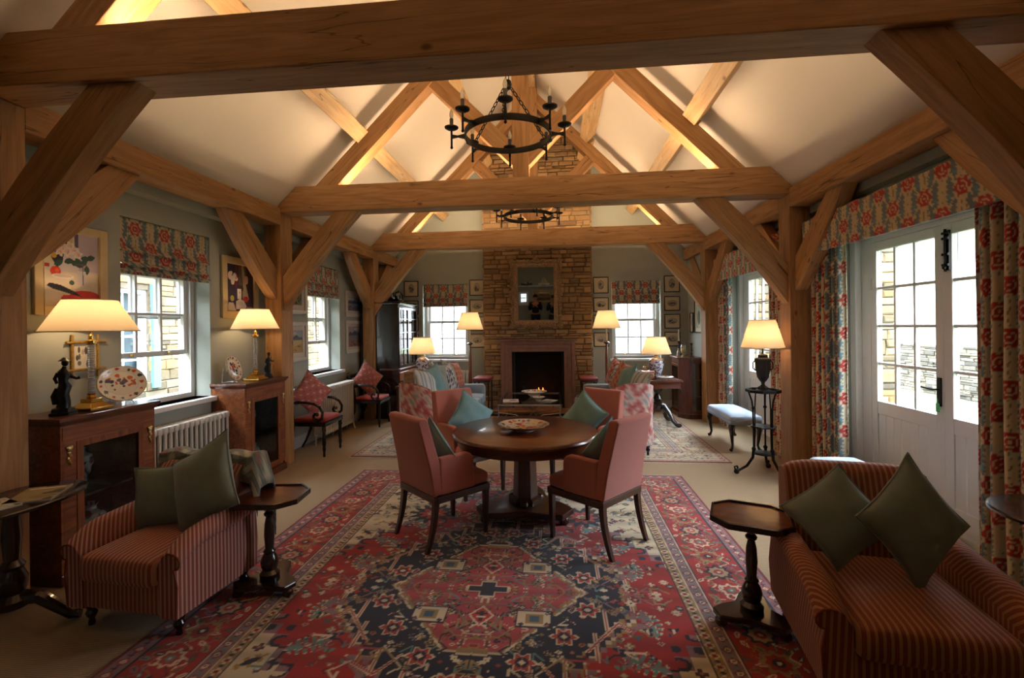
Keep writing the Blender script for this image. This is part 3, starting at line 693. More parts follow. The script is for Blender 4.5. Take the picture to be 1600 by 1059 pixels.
    c.rect(0, .13, 0, .035, CREAM); c.rect(0, .05, 0, .085, CREAM); c.rect(0, .12, 0, .026, NAVY); c.rect(0, .04, 0, .075, NAVY)
    # borders
    t = np.where(half_w-c.x < half_l-c.y, c.y, c.x); B = d < BW; c.m(B, TAN)
    def band(a, b, col): c.m((d >= a) & (d < b), col)
    band(0, .025, '7c221e'); band(.025, .11, GREY if not pale else 'b8a28a'); band(.105, .112, CREAM); band(.112, .12, NAVY); band(.12, .44, RED if not pale else CREAM); band(.44, .448, NAVY); band(.448, .455, CREAM); band(.455, .52, GREY); band(.52, .526, CREAM); band(.526, .532, NAVY); band(.532, .59, TAN); band(.59, .60, NAVY)
    def along(period, ph): return (t+ph) % period-period/2
    for (dc, per, ph, R_, c1, c2, c3) in ((.067, .09, 0, .026, RED, CREAM, TEAL), (.067, .09, .045, .012, NAVY, NAVY, NAVY), (.485, .08, 0, .024, '7d3a4a', CREAM, NAVY), (.485, .08, .04, .010, TEAL, TEAL, NAVY), (.56, .075, 0, .022, CREAM, RED, NAVY), (.56, .075, .037, .012, NAVY, NAVY, NAVY)):
        u = along(per, ph); r = np.hypot(u, d-dc); a = np.arctan2(d-dc, u)
        c.m(r < R_*(1+.25*np.cos(4*a)), c1); c.m(r < R_*.6, c2); c.m(r < R_*.25, c3)
    if pale: vine, ros = '8a5a52', (('9c6a5e', 'c9b48e', '4f6470'), ('5f7480', 'cdbd9c', '9c4a44'))
    else: vine, ros = CREAM, ((NAVY, 'c0a080', 'a83a40'), (CREAM, 'b04038', TEAL), (TAN, 'a02a28', NAVY))
    m0 = (d > .12) & (d < .44)
    for amp, ph, wd, col in ((.085, 0, .007, vine), (-.10, .6, .0055, TAN), (.12, 1.9, .0045, TEAL), (-.05, 3.0, .004, NAVY)):
        vz = .28+amp*np.sin(t*2*PI/.62+ph)+.02*np.sin(t*70); c.m((np.abs(d-vz) < wd) & m0, col)
    for k in range(34):
        u = along(.62, .62*k/34+.013); off = .045+.095*((k*7) % 9)/8; dd = d-.28+(-1)**k*off; a = (k*1.7) % 3.1; q = u*math.cos(a)+dd*math.sin(a); w = -u*math.sin(a)+dd*math.cos(a); L = .026+.014*((k*5) % 4)/3
        c.m(m0 & (np.abs(q) < L) & (np.abs(w) < L*.45*(1-(q/L)**2)), cols[(k*5) % len(cols)]); c.m(m0 & (np.abs(q) < L*.5) & (np.abs(w) < L*.15), cols[(k*3+1) % len(cols)])
    for k, (c1, c2, c3) in enumerate(ros):
        u = along(.62, .31*k if len(ros) == 2 else .207*k); dd = d-(.28 if k % 2 == 0 else .275); r = np.hypot(u, dd); a = np.arctan2(dd, u); R_ = .078 if k % 2 == 0 else .062
        c.m(m0 & (r < R_*(1+.16*np.cos(8*a))), c1); c.m(m0 & (r < R_*.72*(1+.1*np.cos(8*a))), c2); c.m(m0 & (r < R_*.38), c3); c.m(m0 & (r < R_*.16), CREAM)
    def full(a, sx=1, sy=1):
        a = np.concatenate([a[:, :0:-1]*sx, a], 1); return np.concatenate([a[:0:-1]*sy, a], 0)
    c.x0, c.y0 = full(c.x, -1, 1), full(c.y, 1, -1); c.c = full(c.c)
    c.c = c.c*(.93+.07*np.sin(c.y0*37+np.sin(c.y0*11)*2))[..., None]
    return c
def rug(name, label, x0, x1, y0, y1, res, z=.0, **k):
    hw, hl = (x1-x0)/2, (y1-y0)/2; c = heriz(hw, hl, res, **k)
    P = np.stack([c.x0, c.y0, np.full(c.x0.shape, .009)+.0012*np.sin(c.x0*3+c.y0*5)], -1)
    e = np.minimum(hw-np.abs(c.x0), hl-np.abs(c.y0)) < .001; P[..., 2][e] = .0005
    t = thing(name, label, 'rug', ((x0+x1)/2, (y0+y1)/2, z))
    grid('pile', P, c.c, RUGM, t)
    fr = MB(); rg = random.Random(4)
    for s in (-1, 1):
        n = int(hw*2/.014)
        for i in range(n):
            x = -hw+i*.014; a = rg.uniform(-.006, .006); fr.add([(x, s*hl, .004), (x+.008, s*hl, .004), (x+.007+a, s*(hl+.035), .002), (x+.001+a, s*(hl+.035), .002)], [(0, 1, 2, 3)])
    o = fr.build('fringe', plain('wool_fringe', 'c9bda4', .95), t, smooth=0); o['kind'] = 'stuff'
    return t
rug('persian_rug', 'large red navy and cream patterned oriental rug under the round table', -2.15, 1.30, .55, 5.13, .0075)
rug('persian_rug', 'pale pink and blue bordered oriental rug before the fireplace behind the round table', -2.55, 2.0, 5.63, 8.35, .011, seed=8, pale=True, pal=('a8402f', '39465a', 'c9b99a', 'b27a70', '5f8f98', 'bda67c', 'b09c94'))

# ------------------------------------------------------------ curtains, pelmets, blinds
def curtain(name, label, X, y0, y1, z0, z1, ph=0, folds=9):
    w = y1-y0; nv = int((z1-z0)/.011); nu = folds*18
    s = np.linspace(0, 1, nu); z = np.linspace(z1, z0, nv); S, Z = np.meshgrid(s, z)
    amp = .036*(.8+.25*np.sin(S*17+ph))*(1+.10*np.sin(Z*2+S*9)); a = S*folds*2*PI+ph+.25*np.sin(Z*1.4+S*5)
    Yp = y0+w*S+.006*np.sin(2*a)+.004*np.sin(Z*3+S*7); Xp = X+amp*np.cos(a)
    P = np.stack([Xp, Yp, Z], -1); t = thing(name, label, 'curtain', (X, (y0+y1)/2, z0), group=None)
    P = P-np.array([X, (y0+y1)/2, z0])
    ds = np.hypot(np.diff(Xp[0]), np.diff(Yp[0])); u = np.concatenate([[0], np.cumsum(ds)])
    U = np.repeat(u[None], nv, 0)
    grid('drape', P, floral(U+ph*.05, Z, ground='d2c8aa'), FABRIC, t, solid=.004)
    r = MB().tube([(0, -w/2-.02, z1-z0+.02), (0, w/2+.02, z1-z0+.02)], .014, 10).build('curtain_pole', WHITEP, t)
    return t
curtain('curtain', 'floral curtain on the far side of the nearer glazed doors', 2.61, 4.60, 5.13, .02, 2.31, 0, 6)
curtain('curtain', 'dark shaded floral curtain at the right edge of the picture', 2.60, 2.55, 3.22, .02, 2.31, 1.2, 8)
curtain('curtain', 'floral curtain at the far side of the farther glazed doors behind the blue bench', 2.61, 7.40, 7.92, .02, 2.30, .6, 6)
curtain('curtain', 'narrow floral curtain between the farther glazed doors and the middle oak post', 2.61, 5.68, 6.06, .02, 2.30, 2.0, 4)
def pelmet(label, y0, y1, z0, z1, ph=0):
    R = .06; xo = 2.50; pts = [(WR-.005, y1)]                       # plan outline from the wall round the front and back
    for k in range(7): a = k/6*PI/2; pts.append((xo+R-R*math.sin(a), y1-R+R*math.cos(a)))
    n = int((y1-y0-2*R)/.012)
    for k in range(1, n): pts.append((xo, y1-R-(y1-y0-2*R)*k/n))
    for k in range(7): a = k/6*PI/2; pts.append((xo+R-R*math.cos(a), y0+R-R*math.sin(a)))
    pts.append((WR-.005, y0)); p = np.array(pts); p = np.concatenate([p[:1]+(p[1:2]-p[:1])*np.linspace(0, 1, 9)[:-1, None], p[1:]])
    u = np.concatenate([[0], np.cumsum(np.hypot(*np.diff(p, axis=0).T))]); z = np.linspace(z1, z0, int((z1-z0)/.011)+1)
    U, Z = np.meshgrid(u, z); cy = (y0+y1)/2
    t = thing('pelmet', label, 'pelmet', (WR, cy, z0))
    scal = .012*np.abs(np.sin(U*PI/.30))*(Z > z1-.02)
    P = np.stack([np.repeat(p[None, :, 0], len(z), 0)-WR, np.repeat(p[None, :, 1], len(z), 0)-cy, Z-z0+scal], -1)
    grid('floral_face', P, floral(U+ph, Z-z0-.155+ph, ground='cdbb93'), FABRIC, t, solid=.012)
    MB().box(xo+.02-WR, -.005, y0+.03-cy, y1-.03-cy, z1-z0-.03, z1-z0-.015).build('top_board', WHITEP, t, smooth=0)
pelmet('long scalloped floral pelmet above the nearer glazed doors at right', 2.74, 5.10, 2.27, 2.60)
pelmet('floral pelmet above the farther glazed doors beyond the middle truss', 5.66, 7.80, 2.25, 2.60, .11)
def blind(label, loc, rz, w, drop, ph=0):
    prof = [(0, 0, 0)]; L = 0                                       # (y out, z, cloth length)
    zs = [(.0, -drop*.50), (-.045, -drop*.60), (-.006, -drop*.56), (-.010, -drop*.78), (-.050, -drop*.85), (-.014, -drop*.82), (-.016, -drop*.90), (-.048, -drop*.945), (-.02, -drop*.93), (-.024, -drop)]
    y, z = 0, 0; P = [(0, 0)]; Ls = [0]
    for (yy, zz) in zs:
        n = max(2, int(math.hypot(yy-y, zz-z)/.01))
        for k in range(1, n+1): P.append((y+(yy-y)*k/n, z+(zz-z)*k/n)); Ls.append(Ls[-1]+math.hypot(yy-y, zz-z)/n)
        y, z = yy, zz
    P = np.array(P); Ls = np.array(Ls); x = np.linspace(0, w, int(w/.009))
    X, Yy = np.meshgrid(x, P[:, 0]); Zz = np.repeat(P[:, 1][:, None], len(x), 1); V = np.repeat(Ls[:, None], len(x), 1)
    t = thing('roman_blind', label, 'blind', loc, rz)
    grid('folded_cloth', np.stack([X, Yy, Zz], -1), floral(X+ph, V+.07, ground='c4b898', leaf='5a6a70', red='a0302a'), FABRIC, t, solid=.006)
    MB().box(0, w, .005, .035, -.03, 0).build('head_rail', WHITEP, t, smooth=0)
blind('floral roman blind over the left window nearest the camera', (WL-.03, W1[0]+.01, W1[3]-.002), PI/2, W1[1]-W1[0]-.02, .46)
blind('floral roman blind over the left window beyond the middle oak post', (WL-.03, W2[0]+.01, W2[3]-.002), PI/2, W2[1]-W2[0]-.02, .46, .1)
blind('floral roman blind over the far window left of the chimney', (B1[0]+.01, WB+.03, B1[3]-.002), 0, B1[1]-B1[0]-.02, .44, .05)
blind('floral roman blind over the far window right of the chimney', (B2[0]+.01, WB+.03, B2[3]-.002), 0, B2[1]-B2[0]-.02, .44, .12)

# ------------------------------------------------------------ pictures (local: x along, z up, -y out of the wall)
CREAMF = plain('cream_limewashed_frame', 'cbb98e', .55, noise=.05, nscale=20); DKF = plain('black_and_gilt_frame', '1d1712', .4); GILT = plain('gilt_slip', 'a98b4a', .4, metal=1)
def picture(label, loc, rz, w, h, fw, fmat, canvas, mount=0, mcol='d8cfb8', name='framed_picture', cat='picture', depth=.028, group=None, glz=False):
    t = thing(name, label, cat, loc, rz, group)
    m = MB(); frame_rect(m, -w/2, w/2, -h/2, h/2, fw, -depth, -.002); m.build('frame', fmat, t, bevel=.005, smooth=0)
    iw, ih = w-2*fw, h-2*fw
    if mount:
        m = MB(); frame_rect(m, -iw/2-.002, iw/2+.002, -ih/2-.002, ih/2+.002, mount+.002, -.014, -.009); m.build('mount', plain('mount_'+mcol, mcol, .9), t, smooth=0)
    c = canvas; P = np.stack([c.x0*(iw-2*mount)/c.w if hasattr(c, 'x0') else c.x*(iw-2*mount)/c.w, np.full(c.x.shape, -.0075), c.y*(ih-2*mount)/c.h], -1)
    grid('image', P, c.c, PAPER if mount or glz else CANV, t)
    if glz: MB().box(-iw/2, iw/2, -.0185, -.017, -ih/2, ih/2).build('glazing', GLASS, t, smooth=0)
    return t
def still_life1():
    c = Canvas(.40, .52, .004, 'cfc6c8')
    c.rect(-.2, .2, -.26, -.02, 'ddd2bd'); c.rect(-.2, -.08, .03, .1, 'd8cda8'); c.rect(-.19, -.15, .005, .03, 'b33424')
    c.rect(-.07, .01, .12, .26, 'cdb98c'); c.rect(-.03, -.015, .12, .26, 'b86b2c'); c.rect(.02, .05, .1, .26, '51485c'); c.rect(.05, .2, .0, .26, 'b9adba')
    c.poly([(-.13, .12), (-.08, .25), (-.02, .22), (-.05, .12), (-.06, .06), (-.10, -.0), (-.14, .08)], '1c1c22')
    for (x, y) in ((-.1, .15), (-.12, .09)): c.ell(x, y, .02, .02, 'd3a63c')
    for (x, y, k_) in ((-.06, .15, 0), (-.01, .165, .6), (-.08, .12, 1.2), (-.03, .125, .3), (.02, .14, 2), (.045, .115, 1)): c.flower(x, y, .030, 5, 'e8ddd2', 'e2c9bd', None, k_); c.leafy(x+.006, y-.004, .016, .004, k_+1, 'c98f86')
    for (x, y, a) in ((-.02, .06, .4), (.02, .05, -.4), (.06, .04, .2), (.09, .06, .9), (.1, .09, 0), (.11, .01, 1.6), (-.09, .04, .5), (.05, .06, -.8), (.14, .1, .3)): c.leafy(x, y, .035, .020, a, '27493c')
    c.line([(.08, .04), (.085, -.08)], .004, '5a5a66'); c.rect(.04, .10, -.1, -.0, 'd2cfd4'); c.line([(.08, .04), (.082, -.1)], .003, '4c5560')
    c.ell(-.11, -.02, .036, .036, 'cf3e22'); c.ell(-.10, -.012, .014, .014, 'e0673c'); c.ell(-.06, -.05, .08, .018, 'eee6dc'); c.ell(-.06, -.047, .06, .011, 'd7c9c4')
    c.ell(.10, -.19, .12, .05, 'b5301f'); c.poly([(-.12, -.26), (-.06, -.18), (.04, -.17), (.12, -.20), (.1, -.26)], 'a82a1e')
    c.poly([(-.17, -.12), (-.13, -.14), (.08, -.19), (.02, -.15), (-.08, -.11), (-.15, -.10)], '15171c'); c.ell(.0, -.09, .018, .018, '3f5a55'); c.rect(.02, .1, .04, .045, '7b3e58')
    c.blotch(.08); return c
def still_life2():
    c = Canvas(.42, .52, .005, '2a2138')
    c.rect(-.02, .1, -.1, .26, '5a5048'); c.rect(-.07, -.03, .0, .26, '5f2430'); c.rect(.11, .21, -.26, .26, '30222e')
    c.poly([(.02, .26), (.06, .26), (.09, .05), (.14, -.12), (.04, -.13), (.05, .05)], 'a59a7c'); c.ell(.1, .1, .03, .05, 'c9a08c')
    for (x, y, a_, b_) in ((-.15, .13, .03, .045), (-.115, .105, .04, .03), (-.08, .125, .028, .04), (-.11, .07, .026, .04), (-.06, .10, .03, .024), (-.13, .16, .02, .02)): c.ell(x, y, a_, b_, 'e6d6c8')
    c.ell(-.06, .11, .015, .018, 'd29a8c'); c.ell(.0, .0, .055, .035, '2a2e38'); c.rect(-.04, .02, -.12, -.01, 'ddd8cf'); c.rect(-.01, 0, -.06, -.04, '4c5568')
    c.ell(.09, -.12, .04, .035, 'a8281f'); c.ell(-.12, -.12, .028, .035, '8f9148')
    c.poly([(-.06, -.15), (.0, -.12), (.06, -.14), (.1, -.2), (.08, -.24), (-.06, -.24)], 'e8e0d2'); c.poly([(-.2, -.26), (-.17, -.17), (-.1, -.17), (-.06, -.26)], 'd8cdb8'); c.rect(.1, .2, -.26, -.21, '8b7f78')
    c.blotch(.1); return c
def landscape(seed, sky, hill, mid, fore, mark):
    rg = random.Random(seed); c = Canvas(.3, .24, .004, sky)
    c.ell(rg.uniform(-.1, .1), .09, .09, .02, 'd8cfd0')
    c.poly([(-.16, .02), (-.1, .06), (-.04, .045), (.03, .07), (.1, .04), (.16, .05), (.16, -.02), (-.16, -.02)], hill)
    c.rect(-.15, .15, -.05, .015, mid); c.poly([(-.16, -.03), (-.02, -.05), (.16, -.02), (.16, -.13), (-.16, -.13)], fore)
    for _ in range(8): c.leafy(rg.uniform(-.14, .14), rg.uniform(-.11, -.04), .03, .008, rg.uniform(-.3, .3), mark)
    c.blotch(.1); return c
LW = (WL, 0, 0)
picture('large framed still life of white roses and orange above the nearest lamp', (WL, 3.06, 2.035), PI/2, .52, .65, .06, CREAMF, still_life1())
picture('framed dark still life of white blossom and jug above the second lamp', (WL, 4.88, 2.045), PI/2, .60, .655, .075, CREAMF, still_life2())
picture('framed coastal picture with purple hills, upper one beyond the second left window', (WL, 7.82, 2.0), PI/2, .66, .43, .05, plain('white_picture_frame', 'd6d2c4', .5), landscape(1, '9fb0bd', '4b4f73', '8f9aa8', '7d7480', '3f4262'), .05, 'ddd8cc', glz=True)
picture('framed coastal picture with pink rocks, lower one beyond the second left window', (WL, 7.82, 1.445), PI/2, .66, .54, .05, plain('white_picture_frame', 'd6d2c4', .5), landscape(2, 'a8a0a8', '4d5c78', '7d8793', 'a07c78', '8a4a48'), .05, 'ddd8cc', glz=True)
picture('framed green landscape, upper one between the middle post and second left window', (WL, 5.97, 2.15), PI/2, .58, .72, .05, plain('white_picture_frame', 'd6d2c4', .5), landscape(3, 'a9b4a0', '5b6b4c', '4f5f45', '7a7f5a', '2e3a2a'), .07, 'ddd8cc', glz=True)
picture('framed beach landscape, lower one between the middle post and second left window', (WL, 5.97, 1.42), PI/2, .58, .52, .05, plain('white_picture_frame', 'd6d2c4', .5), landscape(4, 'a9b6ba', '3f5a6e', 'c9b27a', 'b7995c', '6b6a3c'), .06, 'ddd8cc', glz=True)
# bamboo-framed print
t = thing('framed_print', 'small figure print in crossed gilt bamboo frame behind the nearest lamp', 'picture', (WL, 3.145, 1.415), PI/2)
BAMB = plain('gilded_bamboo', 'a8853f', .4, metal=.5, noise=.2, nscale=40)
for a in (-1, 1):
    MB().tube([(a*.095, -.018, -.155), (a*.095, -.018, 0), (a*.095, -.018, .155)], .010, 10).build('bamboo_bar', BAMB, t)
    MB().tube([(-.145, -.026, a*.10), (.145, -.026, a*.10)], .010, 10).build('bamboo_bar', BAMB, t)
c = Canvas(.19, .2, .003, 'd9d3c2'); _rg = random.Random(3)
for _ in range(14): c.ell(_rg.uniform(-.07, .07), _rg.uniform(-.07, .05), _rg.uniform(.005, .014), _rg.uniform(.01, .03), _rg.choice(['6d6a60', '9a958a', '4f4d48', 'b3a898']))
grid('print', np.stack([c.x, np.full(c.x.shape, -.008), c.y], -1), c.c, PAPER, t)
def engraving(seed, port):
    rg = random.Random(seed); c = Canvas(.2, .2, .005, 'cdc2a6'); rx, ry = (.042, .06) if port else (.068, .045)
    c.ell(0, .004, rx, ry, '8c877c'); c.ell(0, .012, rx*.9, ry*.7, 'a9a598')
    for _ in range(9): c.ell(rg.uniform(-rx*.6, rx*.6), rg.uniform(-ry*.6, ry*.3), rx*rg.uniform(.1, .35), ry*rg.uniform(.1, .4), rg.choice(['4c4a45', '6b675f', '34322e', '8f8a80']))
    c.m(((c.x/rx)**2+((c.y-.004)/ry)**2 > 1) & ((c.x/rx)**2+((c.y-.004)/ry)**2 < 1.06), '55524a'); return c
cols_ = (('left of the far left window', -2.85), ('between the far left window and the chimney', -1.53), ('between the chimney and the far right window', .87), ('right of the far right window', 2.19))
rows_ = (('top', 2.355, .31, True), ('second', 1.985, .27, False), ('third', 1.65, .27, False), ('bottom', 1.315, .27, False))
for ci, (cl, x) in enumerate(cols_):
    for ri, (rl, z, h, pt) in enumerate(rows_):
        picture('oval engraving, %s of four %s' % (rl, cl), (x, WB, z), 0, .29, h, .014, DKF, engraving(ci*4+ri, pt), name='framed_engraving', depth=.018, group='oval engravings on the chimney wall')
# pier that narrows the last bay on the right
o = MB().prism([(2.48, 0), (WR, 0), (WR, 2.755), (2.48, 2.975)], 'y', 8.17, WB).build('wall_pier', SAGE, smooth=0); o['kind'] = 'structure'; o.name = 'wall_right_end'
c = Canvas(.3, .4, .008, 'b9b49f'); c.ell(0, .02, .07, .12, '6f7566'); c.blotch(.2)
picture('tall narrow framed print on the far right wall nearer the corner', (2.48, 8.90, 1.62), -PI/2, .20, .36, .018, DKF, c, .04, name='framed_print')
c = Canvas(.3, .4, .008, 'a9b0a0'); c.ell(0, -.02, .09, .12, '59604c'); c.blotch(.2)
picture('larger framed print on the far right wall beside the farthest oak post', (2.48, 8.50, 1.72), -PI/2, .42, .56, .02, DKF, c, .06, name='framed_print')
# carved mirror on the chimney breast
t = thing('wall_mirror', 'carved gilt and brown framed mirror hanging above the fireplace', 'mirror', (CX, CHY-.085, 2.19), (math.radians(3.2), 0, 0))
CARV = plain('carved_brown_gilt', '94795a', .55, metal=.25, noise=.35, nscale=35, bmp=.4)
m = MB(); frame_rect(m, -.46, .46, -.62, .62, .07, -.02, .03); frame_rect(m, -.40, .40, -.56, .56, .05, -.045, .02); frame_rect(m, -.355, .355, -.515, .515, .025, -.03, .02)
m.build('frame', CARV, t, bevel=.01, smooth=0)
m = MB(); _rg = random.Random(11)
for k in range(150):
    q = k/150*4; s_ = int(q); f_ = (q-s_)*2-1
    x, z = ((f_*.45, .60), (.455, -f_*.6), (-f_*.45, -.60), (-.455, f_*.6))[s_]
    r_ = _rg.uniform(.014, .032); m.ball((x+_rg.uniform(-.02, .02), -.035, z+_rg.uniform(-.02, .02)), (r_, .018, r_*_rg.uniform(.6, 1.3)), 7, 5)
for (x, z) in ((0, .63), (0, -.63), (-.45, .02), (.45, .02), (-.45, .6), (.45, .6), (-.45, -.6), (.45, -.6)):
    for k in range(7):
        a = k/7*2*PI; m.ball((x+.035*math.cos(a), -.05, z+.035*math.sin(a)), (.022, .015, .022), 8, 5)
    m.ball((x, -.065, z), .022, 8, 6)
m.build('carved_scrollwork', CARV, t)
MB().box(-.333, .333, -.008, -.004, -.492, .492).build('mirror_glass', plain('silvered_glass', 'd8dcd8', .02, metal=1), t, smooth=0)

# ------------------------------------------------------------ iron ring chandeliers
BULB = plain('clear_bulb_glass', 'e4dccb', .08, trans=.55); IVORY = plain('black_candle_sleeve', '1c1714', .5)
def chandelier():
    t = thing('chandelier', '', 'chandelier')
    m = MB(); n = 64
    P = [(.345, -.02), (.345, .02), (.338, .02), (.338, -.02), (.345, -.02)]
    m.lathe([(.345, -.024), (.346, .024), (.335, .024), (.334, -.024), (.345, -.024)], seg=n, cap=False); m.build('ring', BLACKM, t)
    for k in range(8):
        a = -PI/2+.06+k*PI/4; ca, sa = math.cos(a), math.sin(a); M = Matrix.Rotation(a, 4, 'Z')
        b = MB(); b.taper((.345, 0, 0), (.001, .001), (.345, 0, 0.001), (.001, .001))
        b = MB(); b.prism([(.340, -.020), (.340, .020), (.40, .006), (.45, .016), (.45, -.016), (.40, -.006)], 'y', -.010, .010, M=M)
        b.tube([(.45*ca, .45*sa, -.085), (.45*ca, .45*sa, .06)], .0085, 8); b.ball((.45*ca, .45*sa, -.087), .012, 8, 6)
        arm = b.build('candle_arm', BLACKM, t)
        MB().lathe([(.006, .052), (.034, .056), (.054, .068), (.056, .076), (.034, .066), (.012, .066)], (.45*ca, .45*sa, 0), 20).build('drip_pan', BLACKM, arm)
        MB().lathe([(.014, .065), (.0155, .14), (.012, .145)], (.45*ca, .45*sa, 0), 12).build('candle_sleeve', IVORY, arm)
        MB().lathe([(.007, .143), (.015, .160), (.017, .178), (.011, .205), (.002, .225)], (.45*ca, .45*sa, 0), 12).build('bulb', BULB, arm)
    MB().lathe([(.012, .36), (.03, .37), (.035, .40), (.03, .43), (.012, .44)], seg=8).build('hub', BLACKM, t)
    def chain(name, p0, p1):
        m = MB(); p0, p1 = Vector(p0), Vector(p1); L = (p1-p0).length; n = max(2, int(L/.038)); d = (p1-p0).normalized()
        u = d.cross(Vector((0, 0, 1)) if abs(d.z) < .9 else Vector((1, 0, 0))).normalized(); w = d.cross(u)
        for i in range(n):
            c_ = p0+d*(L*(i+.5)/n); h = u if i % 2 else w
            m.tube([tuple(c_+d*(.025*math.sin(a))+h*(.012*math.cos(a))) for a in [j*PI/5 for j in range(10)]], 0.0042, 5, closed=True)
        m.build(name, BLACKM, t)
    for k in range(3):
        a = -PI/2+PI/3+k*2*PI/3+PI; chain('suspension_chain', (.342*math.cos(a), .342*math.sin(a), .02), (.03*math.cos(a), .03*math.sin(a), .385))
    chain('ceiling_chain', (0, 0, .44), (0, 0, 2.48))
    return t
ch = chandelier(); ch.location = (-.36, 3.75, 3.115); ch['label'] = 'black iron ring chandelier with eight candle bulbs, the nearer larger one'
copy_tree(ch, None, 'black iron ring chandelier, the farther smaller one below the middle tie beam', (-.36, 6.60, 3.115), .25)
# ------------------------------------------------------------ soft furnishing builders
def paint(o, fn):
    me = o.data; n = len(me.vertices); co = np.empty(n*3, 'f'); me.vertices.foreach_get('co', co); setcol(me, fn(co.reshape(-1, 3))); return o
def cushion(label, loc, rot, s=.46, th=.13, mat=None, fn=None, group=None, name='scatter_cushion', n=22, sag=0, seam='auto'):
    """square knife-edge cushion standing in its local x-z plane (y is its thickness)"""
    t = thing(name, label, 'cushion', loc, rot, group)
    V, F = [], []; k = n+1
    for sd in (-1, 1):
        for j in range(k):
            for i in range(k):
                u, v = i/n*2-1, j/n*2-1
                px = s/2*u*(1-.10*(1-v*v)*abs(u)**2); pz = s/2*v*(1-.10*(1-u*u)*abs(v)**2)
                e = max(0, (1-u*u))**.55*max(0, (1-v*v))**.55
                w = 1+.10*math.sin(u*5+v*3+s*40)*math.sin(v*4-u*2)
                V.append((px, sd*(th/2*e*w+.0), pz-sag*e))
        b = (0 if sd < 0 else k*k)
        for j in range(n):
            for i in range(n): q = b+j*k+i; F.append((q, q+1, q+k+1, q+k))
    m = MB(); m.add(V, F); o = m.build('cover', mat or FABRIC, t, smooth=80)
    if fn: paint(o, lambda c: fn(c[:, 0]+s/2, c[:, 2]+s/2))
    P = []
    for q in range(4*n):
        a, b2 = divmod(q, n); f = b2/n*2-1
        u, v = ((f, -1), (1, f), (-f, 1), (-1, -f))[a]
        P.append((s/2*u*(1-.10*(1-v*v)*abs(u)**2), 0, s/2*v*(1-.10*(1-u*u)*abs(v)**2)))
    MB().tube(P, .0045, 6, closed=True).build('piping', mat if mat and not fn else SEAM, t)
    return t
SEAM = plain('cushion_seam', '9c9488', .9)
TEALV = plain('duck_egg_linen', '6f979b', .9, noise=.06, nscale=14, bmp=.12, sheen=.15)
GREYV = plain('grey_green_linen', '7f8c84', .9, noise=.06, nscale=14, bmp=.12, sheen=.15)
PINKH = plain('dusty_pink_herringbone', 'b36e62', .92, noise=.10, nscale=260, bmp=.3, sheen=.2)
REDV = plain('red_seat_velvet', 'a32a22', .85, noise=.08, nscale=40, sheen=.3)
BLUEG = plain('grey_blue_sofa_linen', '8496a3', .92, noise=.05, nscale=120, bmp=.2, sheen=.15)
S_X = stripes('rust_stripe_fabric', 0, '7d3a26', 'a06f4c', '4a241c'); S_Y = stripes('rust_stripe_fabric_side', 1, '7d3a26', 'a06f4c', '4a241c')
SL_X = stripes('rose_stripe_fabric', 0, '96483a', 'b58872', '5f3028'); SL_Y = stripes('rose_stripe_fabric_side', 1, '8f4238', 'b8968a', '5f3028')
def softbox(m, x0, x1, y0, y1, z0, z1, r, n=5, mi=0, crown=0):
    """rounded box with a slightly crowned top"""
    nx, ny, nz = 8, 8, 4
    def face(fn, a, b):
        V = [fn(i/a, j/b) for j in range(b+1) for i in range(a+1)]
        m.add(V, [(j*(a+1)+i, j*(a+1)+i+1, (j+1)*(a+1)+i+1, (j+1)*(a+1)+i) for j in range(b) for i in range(a)], mi)
    cx, cy, cz = (x0+x1)/2, (y0+y1)/2, (z0+z1)/2; hx, hy, hz = (x1-x0)/2, (y1-y0)/2, (z1-z0)/2
    def rnd(p):
        q = Vector((max(-hx+r, min(hx-r, p[0])), max(-hy+r, min(hy-r, p[1])), max(-hz+r, min(hz-r, p[2])))); d = Vector(p)-q
        if d.length > 1e-9: p = q+d.normalized()*r
        z = p[2]+(crown*(1-(p[0]/hx)**2)*(1-(p[1]/hy)**2) if p[2] > 0 else 0)
        return (cx+p[0], cy+p[1], cz+z)
    def S(t, h):                                                    # finer sampling near the edges
        e = [-h, -h+r*.3, -h+r, -h*.5 if h*.5 < h-r else -h+r, 0, h*.5 if h*.5 < h-r else h-r, h-r, h-r*.3, h]; return e[round(t*8)]
    for sg in (-1, 1):
        face(lambda a, b: rnd((S(a, hx), S(b, hy), sg*hz)), 8, 8)
        face(lambda a, b: rnd((S(a, hx), sg*hy, S(b, hz))), 8, 8)
        face(lambda a, b: rnd((sg*hx, S(a, hy), S(b, hz))), 8, 8)
    return m
def turned_leg(m, x, y, h, r, M=None):
    m.lathe([(r*.55, 0), (r*.6, h*.12), (r*.45, h*.25), (r*.9, h*.4), (r*1.0, h*.5), (r*.7, h*.62), (r*.95, h*.72), (r*1.0, h)], (x, y, 0), 14, M=M); return m

